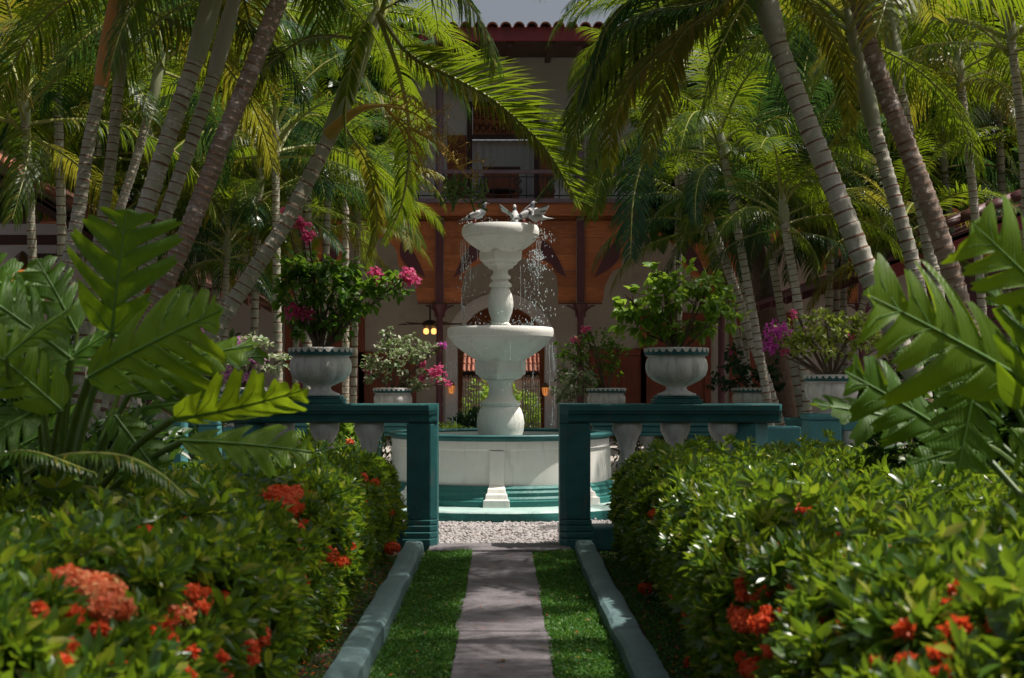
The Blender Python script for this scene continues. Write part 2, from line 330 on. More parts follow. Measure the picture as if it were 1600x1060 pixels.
# kerbs along the path
def kerb(xi, side, label):
    m = MB(); pts = []; N = 150
    wd, hh = .15, .11
    prof = [(0, 0), (.0, hh*.5), (.004, hh*.82), (.022, hh*.97), (.05, hh), (wd-.04, hh), (wd-.016, hh*.95), (wd-.003, hh*.75), (wd, hh*.4), (wd, 0)]
    vs = []
    for i in range(N):
        y = 2.2+(10.72-2.2)*i/(N-1)
        for k, (a, z) in enumerate(prof):
            j = .003*math.sin(y*3.1+k*.4)+.003*math.sin(y*7.7+k*.3+side)
            vs.append((xi+random.uniform(-.0018, .0018)+side*(a+j+.006*math.sin(y*1.3)), y, -.02+z*(1+.03*math.sin(y*4.1+side))+(.02 if z else 0)))
    n_ = len(prof); fs = [(i*n_+k, i*n_+k+1, (i+1)*n_+k+1, (i+1)*n_+k) for i in range(N-1) for k in range(n_-1)]
    fs += [tuple(range(n_)), tuple((N-1)*n_+k for k in range(n_))]
    m.add(vs, fs); o = m.build('kerb', 'kerb', smooth=True, ang=33); tag(o, kind='structure'); return o
kerb(-.585, -1, ''); kerb(.537, 1, '')
# stone path: slabs are pieces
path = bpy.data.objects.new('path', None); COL.objects.link(path); tag(path, kind='structure')
def slab(x0, x1, y0, y1, seed, z=.035, parent=path):
    rr = random.Random(seed); pts = []
    def edge(a, b_, n_, amp):
        for i in range(n_):
            t = i/n_; amp = amp; pts.append((a[0]+(b_[0]-a[0])*t+rr.uniform(-amp, amp), a[1]+(b_[1]-a[1])*t+rr.uniform(-amp, amp)))
    edge((x0, y0), (x1, y0), 6, .006); edge((x1, y0), (x1, y1), 14, .0035); edge((x1, y1), (x0, y1), 6, .006); edge((x0, y1), (x0, y0), 14, .0035)
    m = MB(); m.prism(pts, -.03, z+rr.uniform(-.002, .002)); return m.build('paving_slab', 'stone', parent, bevel=.008)
ys = [2.0, 3.3, 4.45, 5.35, 6.5, 7.25, 8.35, 9.3, 10.66]
for i in range(len(ys)-1):
    x0 = -.232+.014*math.sin(i*2.2); x1 = .232+.012*math.sin(i*3.1+1)
    slab(x0, x1, ys[i]+.004, ys[i+1]-.004, i)
slab(-.56, .52, 10.67, 11.12, 50, .045)
# grass-like ground cover
def cover(n, x0, x1, y0, y1, size, zmax):
    x = rng.uniform(x0, x1, n); y = y0+(y1-y0)*rng.uniform(0, 1, n)
    z = rng.uniform(.0, 1, n)**.6*(zmax*(.7+.3*vnoise(x*4, y*4)))+.004
    d = unit(n, .5)
    return scatter(SMALL[0], SMALL[1], np.stack([x, y, z], 1), frames(d, rng.uniform(-1, 1, n)), rng.uniform(.7, 1.3, n)*size)
parts = [cover(42000, -.575, -.225, 4.6, 10.68, .017, .05), cover(42000, .225, .55, 4.6, 10.68, .017, .05),
         cover(14000, .72, 1.05, 5.0, 10.6, .017, .045), cover(6000, -1.05, -.75, 5.0, 10.6, .017, .035)]
V = []; Fc = []; k = 0
for v_, f_ in parts: V.append(v_); Fc.append(f_+k); k += len(v_)
o = np_mesh('grass', np.concatenate(V), np.concatenate(Fc), 'cover', kind='stuff'); tag(o, 'low creeping green ground cover beside the stone path', 'ground cover')
# fallen red petals and dry leaves
n_ = 700; x = np.where(rng.uniform(size=n_) < .7, rng.uniform(-1.1, -.72, n_), rng.uniform(.7, 1.1, n_)); y = rng.uniform(5, 10.5, n_)
k = rng.uniform(size=n_) < .06; x[k] = rng.uniform(-.5, .5, k.sum())
v_, f_ = scatter(SMALL[0], SMALL[1], np.stack([x, y, np.full(n_, .05)], 1), frames(unit(n_)*np.array([1, 1, .15])), np.full(n_, .022))
o = np_mesh('fallen_petals', v_, f_, 'red', kind='stuff'); tag(o, 'fallen red petals scattered on the soil beside the kerbs', 'petals')

n_ = 150; x = rng.uniform(-1.0, 1.0, n_); y = rng.uniform(4.8, 12.4, n_)
v_, f_ = scatter(LEAF[0], LEAF[1], np.stack([x, y, np.where(np.abs(x) < .23, .045, .06)], 1), frames(unit(n_)*np.array([1, 1, .12])), rng.uniform(.02, .055, n_))
o = np_mesh('fallen_leaves', v_, f_, 'litter', kind='stuff'); tag(o, 'small dry brown leaves lying on the path and grass', 'fallen leaves')

# ------------------------------------------------------------------ fountain
FX, FY = X(782, 14.5), 14.5; SC = 14.5/F
ft = thing('fountain', 'white two-bowl stone fountain standing in a round basin', 'fountain', (FX, FY, 0))
c = (FX, FY)
def zz(py): return Z(py, FY)
wob = lambda a, j: 1+.006*math.sin(a*9+j)+.004*math.sin(a*23)+.003*math.sin(a*51+j)
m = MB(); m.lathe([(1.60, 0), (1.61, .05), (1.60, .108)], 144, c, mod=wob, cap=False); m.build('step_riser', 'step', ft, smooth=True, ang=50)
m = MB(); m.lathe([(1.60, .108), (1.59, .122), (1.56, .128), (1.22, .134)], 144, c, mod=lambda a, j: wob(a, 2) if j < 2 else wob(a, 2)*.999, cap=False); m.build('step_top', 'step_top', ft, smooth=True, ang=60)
m = MB(); m.lathe([(1.05, .0), (1.235, .10), (1.235, .185), (1.20, .195), (1.20, .205), (1.175, .225), (1.175, .26), (1.15, .28), (1.15, .30), (1.12, .322), (1.05, .322)], 96, c, cap=False)
m.build('base_moulding', 'step', ft, smooth=True, ang=25)
m = MB(); m.lathe([(1.0, .30), (1.09, .323), (1.09, .66), (1.105, .665), (1.105, .742), (1.0, .742), (.992, .77), (.992, .6)], 96, c, cap=False)
m.build('basin_wall', 'white', ft, smooth=True, ang=25)
m = MB(); m.lathe([(.99, .772), (.978, .785), (.985, .80), (1.13, .802), (1.142, .792), (1.142, .772), (1.12, .757), (1.106, .744)], 96, c, cap=False)
m.build('basin_rim', 'teal', ft, smooth=True, ang=35)
for k in range(8):
    a = -PI/2-.03+k*PI/4; m = MB(); ca, sa = math.cos(a), math.sin(a)
    def pt(r, t, z): return (FX+r*ca-t*sa, FY+r*sa+t*ca, z)
    def taper(zs):     # list of (z, half width, r)
        vs = []
        for z, hw, r in zs: vs += [pt(r, -hw, z), pt(r, hw, z), pt(1.0, hw, z), pt(1.0, -hw, z)]
        n_ = len(zs); return vs, [(j*4+i, j*4+(i+1) % 4, (j+1)*4+(i+1) % 4, (j+1)*4+i) for j in range(n_-1) for i in range(4)]+[(0, 1, 2, 3)[::-1], tuple((n_-1)*4+i for i in range(4))]
    m.add(*taper([(.127, .125, 1.27), (.20, .12, 1.265), (.205, .105, 1.24), (.25, .10, 1.225), (.262, .088, 1.20), (.30, .083, 1.18), (.325, .072, 1.125), (.655, .068, 1.112)]))
    m.build('pilaster', 'white', ft, bevel=.004)
m = MB(); m.lathe([(.0, .735), (.99, .735)], 64, c, cap=False); m.build('pool_water', 'pool', ft)
# lower pedestal
def rot_sq(rr): return rr
m = MB(); m.lathe([(.20, .45), (.23, .62), (.215, .74), (.237, .82), (.243, .89), (.232, .97), (.21, 1.03), (.185, 1.06), (.205, 1.075), (.207, 1.095), (.18, 1.11), (.15, 1.13), (.128, 1.17), (.118, 1.24), (.122, 1.29), (.15, 1.32), (.13, 1.33)], 48, c)
m.build('lower_pedestal', 'white', ft, smooth=True, ang=40)
def sq_block(zs, name, a0):
    m = MB(); m.lathe(zs, 4, c, a0=a0); return m.build(name, 'white', ft, bevel=.008)
sq_block([(.17, 1.325), (.22, 1.345), (.225, 1.365), (.262, 1.385), (.265, 1.40), (.268, 1.52), (.20, 1.56)], 'lower_capital', -PI/2-.16)
# bowls: eight flat facets below a round lip
def bowl(prof_low, prof_lip, name, a0):
    m = MB()
    def fac(a, j):
        t = (a-a0) % (PI/4)-PI/8; f = math.cos(PI/8)/math.cos(t)
        w_ = [1, 1, 1, .9, .5, .15, 0][min(j, 6)]; return 1+(f-1)*w_*1.0
    m.lathe(prof_low, 64, c, mod=fac, cap=False)
    b_ = m.build(name, 'white', ft, smooth=True, ang=14)
    m = MB(); m.lathe(prof_lip, 64, c, cap=False); m.build('lip', 'white', b_, smooth=True, ang=35); return b_
b1 = bowl([(.14, 1.49), (.235, 1.52), (.33, 1.575), (.42, 1.64), (.485, 1.70), (.50, 1.722), (.505, 1.735)],
     [(.505, 1.733), (.517, 1.745), (.520, 1.757), (.536, 1.765), (.543, 1.80), (.542, 1.84), (.53, 1.858), (.50, 1.862), (.48, 1.85), (.44, 1.78), (.25, 1.70), (.0, 1.68)], 'lower_bowl', .1)
m = MB(); m.lathe([(0, 1.835), (.48, 1.835)], 48, c, cap=False); m.build('bowl_water', 'pool', b1)
m = MB(); m.lathe([(.10, 1.68), (.118, 1.80), (.118, 1.845), (.098, 1.86), (.108, 1.875), (.108, 1.89), (.085, 1.91), (.095, 1.95), (.118, 2.01), (.13, 2.07), (.131, 2.12), (.122, 2.18), (.10, 2.24), (.09, 2.265), (.114, 2.275), (.116, 2.30), (.085, 2.325), (.08, 2.345), (.103, 2.36), (.104, 2.38), (.082, 2.40), (.074, 2.43), (.085, 2.455)], 48, c)
m.build('upper_pedestal', 'white', ft, smooth=True, ang=40)
sq_block([(.09, 2.45), (.135, 2.465), (.14, 2.485), (.175, 2.50), (.185, 2.525), (.218, 2.545), (.225, 2.56), (.23, 2.635), (.15, 2.67)], 'upper_capital', -PI/2-.26)
b2_ = bowl([(.11, 2.60), (.18, 2.625), (.25, 2.665), (.31, 2.705), (.355, 2.745), (.365, 2.76), (.37, 2.77)],
     [(.37, 2.768), (.378, 2.78), (.380, 2.79), (.391, 2.80), (.396, 2.83), (.392, 2.865), (.375, 2.895), (.35, 2.90), (.33, 2.89), (.28, 2.84), (.15, 2.79), (0, 2.78)], 'upper_bowl', .1)
m = MB(); m.lathe([(0, 2.87), (.33, 2.87)], 48, c, cap=False); m.build('bowl_water', 'pool', b2_)
# droplets
def drops():
    P_ = []; Rr = []
    def col(px, n, y0, y1, spread0, spread1, depth, r0=.0022, r1=.0055):
        for _ in range(n):
            t = random.random(); py = y0+(y1-y0)*t; s_ = spread0+(spread1-spread0)*t
            P_.append((X(px, FY)+random.gauss(0, s_), FY+depth+random.gauss(0, .05), zz(py))); Rr.append(random.uniform(r0, r1))
    col(838, 190, 392, 425, .035, .07, -.1); col(836, 150, 425, 505, .07, .12, -.1)
    col(729, 60, 392, 425, .02, .03, 0); col(726, 70, 420, 505, .03, .06, 0)
    for k in range(60):                                   # round the whole upper bowl, thinner
        a = random.uniform(0, 2*PI); P_.append((FX+.40*math.cos(a), FY+.40*math.sin(a), random.uniform(1.87, 2.76))); Rr.append(random.uniform(.002, .005))
    for k in range(160):
        a = random.uniform(0, 2*PI); rr = .56+random.gauss(0, .02); P_.append((FX+rr*math.cos(a), FY+rr*math.sin(a), random.uniform(.85, 1.75))); Rr.append(random.uniform(.002, .0045))
    for k in range(220):                                  # splashes above the lower bowl
        a = random.uniform(0, 2*PI); rr = random.uniform(.2, .52); P_.append((FX+rr*math.cos(a), FY+rr*math.sin(a), 1.87+abs(random.gauss(0, .035)))); Rr.append(random.uniform(.0018, .004))
    for k in range(120):
        a = random.uniform(0, 2*PI); rr = random.uniform(.3, .42); P_.append((FX+rr*math.cos(a), FY+rr*math.sin(a), 2.91+abs(random.gauss(0, .02)))); Rr.append(random.uniform(.0018, .0035))
    for k in range(70):                                   # spray by the flapping pigeon
        P_.append((X(850, FY)+random.gauss(0, .06), FY-.2+random.gauss(0, .05), zz(375)+random.gauss(0, .06))); Rr.append(random.uniform(.002, .005))
    v8 = [(1, 0, 0), (-1, 0, 0), (0, 1, 0), (0, -1, 0), (0, 0, 3), (0, 0, -2), ]; f8 = [(0, 2, 4), (2, 1, 4), (1, 3, 4), (3, 0, 4), (2, 0, 5), (1, 2, 5), (3, 1, 5), (0, 3, 5)]
    n_ = len(P_); return scatter(v8, f8, np.array(P_), np.tile(np.eye(3), (n_, 1, 1)), np.array(Rr))
v_, f_ = drops(); o = np_mesh('water_drops', v_, f_, 'water', kind='stuff', smooth=True); tag(o, 'falling water drops round the fountain bowls', 'water drops')

rw_ = random.Random(3)
for nm_, R_, zt_, zb_, n1, lb_ in (('water_threads', .397, 2.79, 1.88, 46, 'thin threads of water falling from the top bowl'), ('water_threads', .546, 1.75, .72, 40, 'thin threads of water falling from the wide lower bowl')):
    m = MB()
    for k in range(n1):
        a = rw_.choice((rw_.gauss(-.35, .25), rw_.gauss(-.35, .25), rw_.gauss(-2.7, .3), rw_.uniform(0, 6.28))); z = zt_-rw_.uniform(0, 1)**1.5*(zt_-zb_-.2); ln = rw_.uniform(.04, .22); rr_ = R_+rw_.uniform(-.004, .012)
        m.tube([(FX+rr_*math.cos(a)+rw_.uniform(-.003, .003), FY+rr_*math.sin(a), z-ln*i/4) for i in range(5)], [.0006, .0018, .0026, .0016, .0022], 5)
    o = m.build(nm_, 'water', smooth=True, kind='stuff'); tag(o, lb_, 'water')

# ------------------------------------------------------------------ pigeons
def pigeon(label, loc, rz, wings='folded', size=1.0, pitch=.35, bodymat='bird', headup=0.0):
    """body faces +x before rotation; built about its feet"""
    t = thing('pigeon', label, 'pigeon', (0, 0, 0), 'pigeons bathing on the top bowl')
    L = .30*size; cs = []
    cp, sp_ = math.cos(pitch), math.sin(pitch)
    #   along axis, height offset, half width, half height
    st = [(-.60, .0, .006, .004), (-.50, .0, .055, .012), (-.34, .0, .05, .022), (-.22, .0, .085, .06), (-.08, .0, .14, .115), (.08, .0, .165, .145), (.20, .01, .16, .15), (.29, .05, .12, .125), (.33, .12, .085, .095), (.345, .19, .068, .078), (.355, .245, .066, .068), (.385, .285, .066, .064), (.42, .295, .052, .052), (.45, .288, .03, .03), (.462, .284, .008, .008)]
    ring = 14; vs = []; cen = []
    for (ax, hz, hw, hh) in st:
        x, z = ax*cp, ax*sp_+hz+.30; cen.append((x, z, hw, hh))
    for i, (x, z, hw, hh) in enumerate(cen):
        a = cen[max(i-1, 0)]; b_ = cen[min(i+1, len(cen)-1)]; tx, tz = b_[0]-a[0], b_[1]-a[1]; l = math.hypot(tx, tz) or 1; tx, tz = tx/l, tz/l
        for k in range(ring):
            an = 2*PI*k/ring; vs.append(((x-tz*hh*math.sin(an))*L, hw*math.cos(an)*L, (z+tx*hh*math.sin(an))*L))
    n_ = len(cen); m = MB(); m.add(vs, [(i*ring+k, i*ring+(k+1) % ring, (i+1)*ring+(k+1) % ring, (i+1)*ring+k) for i in range(n_-1) for k in range(ring)]+[tuple(range(ring))[::-1], tuple((n_-1)*ring+k for k in range(ring))])
    for i, f in enumerate(m.f):
        sec = f[0]//ring
        if sec < 1: m.mi[i] = 1
        elif 8 <= sec <= 9: m.mi[i] = 1
    m.build('body', [bodymat, 'bird_dark'], t, smooth=True, ang=80)
    hx, hz = cen[-1][0]*L, cen[-1][1]*L
    m = MB(); m.tube([(hx-.008, 0, hz), (hx+.012*size, 0, hz-.002), (hx+.024*size, 0, hz-.007)], [.006*size, .004*size, .0012], 6); m.build('beak', 'bird_dark', t, smooth=True)
    for sgn in (1, -1):
        m = MB(); m.lathe([(.001, -.005*size), (.004*size, -.003*size), (.005*size, 0), (.004*size, .003*size), (.001, .005*size)], 8, (cen[-4][0]*L+.008, sgn*.0175*size)); m.v = [(a, b_, z+cen[-4][1]*L) for a, b_, z in m.v]; m.build('eye', 'bird_foot', t)
        m = MB(); m.tube([(.02*L*cp, sgn*.05*L, .20*L), (.03*L, sgn*.055*L, .09*L), (.015*L, sgn*.055*L, .01)], [.018*size, .007*size, .003*size], 6)
        for da in (-.5, 0, .5, PI): m.tube([(.015*L, sgn*.055*L, .006), (.015*L+.022*size*math.cos(da), sgn*.055*L+.022*size*math.sin(da), .002)], [.003*size, .0015*size], 5)
        m.build('leg', 'bird_foot', t, smooth=True)
        if wings == 'folded':
            m = MB(); vs = []; N = 9
            for i in range(N):
                t_ = i/(N-1); ax = .24-.72*t_; hgt = .14*math.sin(PI*min(1, t_*1.15+.12))**.8*(1-t_*.55)+.01
                off = .165*math.sqrt(max(0.05, 1-((ax-.08)/.55)**2))+.012
                x0, z0 = ax*cp, ax*sp_+.31+.03*(1-t_)
                for q, (dz, dy) in enumerate(((hgt*.75, -.05), (hgt*.35, -.008), (0, .004), (-hgt*.45, -.004), (-hgt*.75, -.035))):
                    vs.append(((x0-sp_*dz)*L, sgn*(off*(1-.35*t_)+dy)*L, (z0+cp*dz)*L))
            m.add(vs, [(i*5+q, i*5+q+1, (i+1)*5+q+1, (i+1)*5+q) for i in range(N-1) for q in range(4)])
            for i in range(len(m.f)):
                if i//4 in (4, 6): m.mi[i] = 1
            m.build('wing', ['bird_light' if bodymat != 'bird_dark' else 'bird', 'bird_dark'], t, smooth=True, ang=80, solid=.004)
        else:
            # open wing of separate feathers: raised (up) or swept out
            sh = Vector((.22*L, sgn*.12*L, .42*L)); m = MB()
            if wings == 'raised': e_, w_d, dz = Vector((-.04, .16, .13)), Vector((-.03, .15, .10)), .10
            else: e_, w_d, dz = Vector((.06, .26, .12)), Vector((.10, .28, .02)), -.05
            elbow = sh+Vector((e_.x, sgn*e_.y, e_.z))*L; wrist = elbow+Vector((w_d.x, sgn*w_d.y, w_d.z))*L
            m.tube([sh, elbow, wrist], [.04*L, .032*L, .016*L], 6)
            for i in range(16):
                q = i/15; root = sh.lerp(elbow, min(1, q*2)) if q < .5 else elbow.lerp(wrist, (q-.5)*2)
                dirv = Vector((-1+q*.25, sgn*(.02+q*.38), dz+q*.32)).normalized(); ln = (.34+.24*q)*L
                sidev = (wrist-sh).normalized(); sidev = (sidev-dirv*sidev.dot(dirv)).normalized(); wv = .045*L
                nn = dirv.cross(sidev)*(.0012*i)
                m.add([root-sidev*wv+nn, root+sidev*wv+nn, root+dirv*ln*.7+sidev*wv+nn, root+dirv*ln*.7-sidev*wv+nn, root+dirv*ln+sidev*wv*.45+nn, root+dirv*ln-sidev*wv*.45+nn], [(0, 1, 2, 3), (3, 2, 4, 5)], 1 if i in (5, 6, 15) else 0)
                m.add([root-sidev*wv*1.3+nn*1.1, root+sidev*wv*1.3+nn*1.1, root+dirv*ln*.45+sidev*wv*1.2+nn*1.1, root+dirv*ln*.45-sidev*wv*1.2+nn*1.1], [(0, 1, 2, 3)], 0)
            m.build('wing', ['bird_light', 'bird_dark'], t, solid=.0025)
    t.location = loc; t.rotation_euler = (0, 0, rz); return t
pigeon('grey pigeon standing alone on the left rim of the top bowl', (X(741, 14.3), 14.28, 2.885), -.12, 'folded', .98, .30)
pigeon('dark-necked pigeon with folded wings near the middle of the top bowl', (X(818, 14.3), 14.32, 2.895), R(18), 'folded', .98, .42)
pigeon('pigeon facing away with its wings half open, at the back of the top bowl', (X(806, 14.5), 14.45, 2.885), R(100), 'raised', .85, .75, 'bird_light')
p = pigeon('pale pigeon flapping low over the right rim in the spray', (X(843, 14.3), 14.22, 2.865), R(-168), 'spread', .9, .02, 'bird_light')

# ------------------------------------------------------------------ balustrades
BAL = [(.095, 0), (.095, .05), (.065, .065), (.072, .09), (.10, .16), (.108, .22), (.10, .28), (.075, .36), (.06, .40), (.075, .415), (.075, .43), (.055, .445), (.052, .50), (.058, .58), (.075, .66), (.10, .71), (.115, .74), (.118, .80)]
bme = None
def baluster(x, y, z0, z1, parent, sc=1.0, label=None):
    k = (z1-z0)/.80
    m = MB(); m.lathe([(r*sc, z0+z*k) for r, z in BAL], 20, (x, y)); return m.build('baluster', 'urn', parent, smooth=True, ang=45)
YB = 10.94
def front_run(side, xin, xout, label):
    t = thing('balustrade', label, 'balustrade', (xin, YB+.15, 0))
    sg = 1 if side > 0 else -1
    def sx(a): return xin+sg*a          # a measured away from the opening
    # gate pier with a chamfered inner corner
    w_ = .235; ch = .052
    def poly(gx, g0, g1): # grow
        pl = [(sx(0-0), YB+ch), (sx(ch), YB-g0), (sx(w_+gx), YB-g0), (sx(w_+gx), YB+.30), (sx(0), YB+.30)]
        return pl if sg > 0 else pl[::-1]
    m = MB(); m.prism(poly(0, 0, 0), .245, .985); pier = m.build('gate_pier', 'teal', t, bevel=.008)
    m = MB()
    for g_, z0, z1 in ((.035, 0, .10), (.028, .102, .15), (.018, .152, .20), (.010, .202, .243)):
        m.prism(poly(g_, g_, 0), z0, z1)
    m.build('pier_base', 'teal', pier, bevel=.008)
    # coping, moulded section swept along x
    sec = [(-.055, 1.135), (-.06, 1.125), (-.06, 1.085), (-.045, 1.075), (-.045, 1.065), (-.025, 1.05), (-.018, 1.03), (-.018, 1.005), (0, .988), (.27, .988), (.29, 1.03), (.33, 1.085), (.33, 1.125), (.325, 1.135)]
    ln = abs(xout-xin); vs = []
    for q, a in enumerate((0.0, ch+.01, ln-.02, ln)):
        for (dy, z) in sec:
            yy = YB+dy
            if q == 0: yy = max(yy, YB+ch-.01) if dy < .1 else yy
            if q == 3: yy = YB+.13+(dy-.13)*.92
            vs.append((sx(a), yy, z))
    k = len(sec); fs = [(q*k+i, q*k+(i+1) % k, (q+1)*k+(i+1) % k, (q+1)*k+i) for q in range(3) for i in range(k)]+[tuple(range(k)), tuple(3*k+i for i in range(k))[::-1]]
    m = MB(); m.add(vs, fs); m.build('coping', 'teal', t, smooth=True, ang=25)
    m = MB(); m.box(min(sx(w_+.002), sx(ln-.2)), max(sx(w_+.002), sx(ln-.2)), YB+.0, YB+.27, 0, .19); m.build('bottom_rail', 'teal', t, bevel=.02)
    for i in range(4):
        if side > 0: px = 980+i*75
        else: px = 577-i*70
        if side < 0 and i == 3: continue
        if side > 0 and i == 3: continue
        baluster(X(px, YB+.14), YB+.14, .192, .985, t)
    # end post, turned
    s_ = .105; th = R(38) if side < 0 else R(-38); cx = sx(ln-.21); cy = YB+.14
    m = MB(); m.prism([(cx+s_*1.35*math.cos(th+a), cy+s_*1.35*math.sin(th+a)) for a in (PI/4, 3*PI/4, 5*PI/4, 7*PI/4)], 0, .985); m.build('end_post', 'teal_light', t, bevel=.006)
    return t
front_run(-1, X(683, YB), X(345, YB), 'dark teal balustrade with white balusters left of the gate opening')
front_run(1, X(875, YB), X(1220, YB), 'dark teal balustrade with white balusters right of the gate opening')
# lower balustrade behind the fountain
def rear_run(side, xa, xb, label):
    Y0 = 17.8; t = thing('rear_balustrade', label, 'balustrade', ((xa+xb)/2, Y0, 0))
    m = MB(); m.box(xa, xb, Y0-.16, Y0+.16, .76, .86); m.box(xa+.03, xb-.03, Y0-.12, Y0+.12, .681, .757); m.box(xa+.02, xb-.02, Y0-.13, Y0+.13, .635, .678); m.build('coping', 'teal_light', t, bevel=.015)
    m = MB(); m.box(xa, xb, Y0-.12, Y0+.12, 0, .12); m.build('bottom_rail', 'teal_light', t, bevel=.015)
    n_ = int((xb-xa)/.30)
    for i in range(n_+1):
        x = xa+.12+(xb-xa-.24)*i/n_
        if i % 4 == 0:
            m = MB(); m.box(x-.09, x+.09, Y0-.10, Y0+.10, .122, .633); m.build('post', 'teal_light', t, bevel=.01)
        else: baluster(x, Y0, .122, .633, t, .8)
rear_run(-1, -4.1, X(638, 17.8), 'low light teal balustrade behind the fountain on the left')
rear_run(1, X(922, 17.8), X(1250, 17.8), 'low light teal balustrade behind the fountain on the right')
def post(px0, px1, ytop, Y, label, mat='teal_light', rz=0, cap=True):
    x0, x1 = X(px0, Y), X(px1, Y); zt = Z(ytop, Y); w_ = (x1-x0)/2; cx = (x0+x1)/2
    t = thing('garden_post', label, 'post', (cx, Y, 0))
    m = MB(); m.box(cx-w_*.92, cx+w_*.92, Y-w_, Y+w_, 0, zt-.06); m.build('shaft', mat, t, bevel=.012)
    m = MB(); m.box(cx-w_, cx+w_, Y-w_*1.1, Y+w_*1.1, zt-.058, zt); m.build('cap', mat, t, bevel=.02)
    return t
post(312, 345, 655, 12.9, 'plain light teal post just left of the long front coping')
post(243, 291, 640, 12.2, 'broad light teal post half hidden by the fern on the left')
tr = post(1256, 1311, 646, 13.1, 'light teal post under the urn of yellow-green bougainvillea')
m = MB(); m.box(X(1311, 13.1)+.003, X(1460, 13.1), 13.0, 13.2, .86, 1.0); m.build('side_rail', 'teal_light', tr, bevel=.015)
baluster(X(1333, 13.1), 13.1, .0, .857, tr)
t = tag(MB().box(X(1145, 14.6), X(1248, 14.6), 14.45, 14.7, 0, Z(666, 14.6)).build('low_wall', 'teal_light', bevel=.02), 'low light teal wall end to the right behind the front balustrade', 'wall')

# ------------------------------------------------------------------ urns
URN = [(.0, .0), (.15, 0), (.152, .015), (.12, .028), (.09, .045), (.078, .065), (.082, .085), (.12, .105), (.185, .145), (.222, .19), (.236, .24), (.238, .29), (.228, .34), (.215, .362), (.222, .37), (.235, .375), (.243, .385), (.243, .44), (.236, .452), (.215, .45), (.205, .40), (.19, .36), (.0, .34)]
UZ = .82
def make_urn(label, loc, group='scalloped white urns on the balustrades'):
    t = thing('urn', label, 'urn', (0, 0, 0), group)
    def mod(a, j):
        if 7 <= j <= 12: return 1+.075*abs(math.cos(a*5.5))**.55-.055
        return 1
    m = MB(); m.lathe(URN, 96, (0, 0), mod=mod, cap=False); m.build('bowl', 'urn', t, smooth=True, ang=60)
    m = MB(); m.lathe([(.2435, .376), (.2462, .378), (.2462, .436), (.2435, .43)], 64, cap=False); b_ = m.build('teal_band', 'teal', t, smooth=True)
    # row of white scallop teeth standing proud of the band
    m = MB()
    for k in range(26):
        a = 2*PI*k/26; vs = []
        for rr in (.2455, .252):
            for (da, z) in ((-.112, .448), (.112, .448), (.084, .428), (.05, .412), (0, .407), (-.05, .412), (-.084, .428)):
                vs.append((rr*math.cos(a+da), rr*math.sin(a+da), z))
        m.add(vs, [tuple(range(7, 14))]+[(i, (i+1) % 7, 7+(i+1) % 7, 7+i) for i in range(7)])
    m.build('scallop_trim', 'urn', t, kind='stuff')
    m = MB(); m.lathe([(0, .375), (.205, .38)], 24, cap=False); m.build('potting_soil', 'soil', t)
    for o in t.children: o.data.transform(Matrix.Diagonal((1, 1, UZ, 1)))
    t.location = loc; return t
U0 = make_urn('large scalloped urn on a teal plinth on the left front balustrade', (X(501, 11.08), 11.08, 1.20))
def urn(label, px, Y, z, sc=1.0, rz=0): return copy_tree(U0, (X(px, Y), Y, z), rz, None, label, sc)
urn('large scalloped urn on a teal plinth on the right front balustrade', 1057, 11.08, 1.20, 1.0, .3)
for px, lb in ((501, 'flat teal plinth under the large left urn'), (1057, 'flat teal plinth under the large right urn')):
    x = X(px, 11.08); m = MB(); m.box(x-.185, x+.185, 10.93, 11.25, 1.136, 1.172); m.box(x-.165, x+.165, 10.95, 11.23, 1.173, 1.199)
    tag(m.build('urn_plinth', 'teal', bevel=.006), lb, 'plinth', 'teal plinths on the front coping')
urn('small urn seen between the large left urn and the fountain', 614, 17.8, .862, 1.0)
urn('small urn just right of the fountain behind the balustrade', 947, 17.8, .862, 1.0, .5)
urn('small urn with a drooping dull plant, right of the large right urn', 1173, 18.5, .862, 1.0, .9)
m = MB(); m.box(X(1140, 18.5), X(1206, 18.5), 18.3, 18.7, 0, .86); tag(m.build('urn_pedestal', 'teal_light', bevel=.02), 'short teal pedestal under the urn with the drooping plant', 'pedestal')
urn('urn on the light teal post at the right edge of the garden', 1299, 13.1, 1.002, 1.0, .2)
urn('urn of lilac bougainvillea at the left end of the front balustrade', 378, 13.6, .882, 1.0, .2)
m = MB(); m.box(X(352, 13.6), X(404, 13.6), 13.45, 13.75, 0, .88); tag(m.build('urn_pedestal', 'teal_light', bevel=.02), 'teal pedestal under the urn of lilac bougainvillea', 'pedestal')
urn('urn half hidden behind the leaves on the broad left post', 267, 12.2, Z(640, 12.2)+.002, 1.0, .7)

# ------------------------------------------------------------------ leafy plants
def blob_leaves(blobs, Y, size, tmpl, up=.1, hang=0, hollow=.35):
    """blobs: (px, py, rx, ry, n[, dy])"""
    pos = []; dr = []
    for b_ in blobs:
        px, py, rx, ry, n_ = b_[:5]; dy = b_[5] if len(b_) > 5 else 0
        d = unit(n_); r = (hollow+(1-hollow)*rng.uniform(0, 1, n_)**.6)
        # clump the leaves round twig tips
        k = max(4, n_//9); tips = unit(k)*rng.uniform(.4, 1.3, (k, 1)); idx = rng.integers(0, k, n_)
        q = tips[idx]*.95+d*r[:, None]*.30
        s_ = (Y+dy)/F; c_ = np.array(P(px, py, Y+dy))
        pos.append(c_+q*np.array([rx*s_, max(rx, ry)*s_*.8, ry*s_])); dd = q*.7+unit(n_)*.7; dd[:, 2] += up-hang; dr.append(dd)
    pos = np.concatenate(pos); dr = np.concatenate(dr); n_ = len(pos)
    return scatter(tmpl[0], tmpl[1], pos, frames(dr, rng.uniform(-.9, .9, n_)), rng.uniform(.65, 1.25, n_)*size)
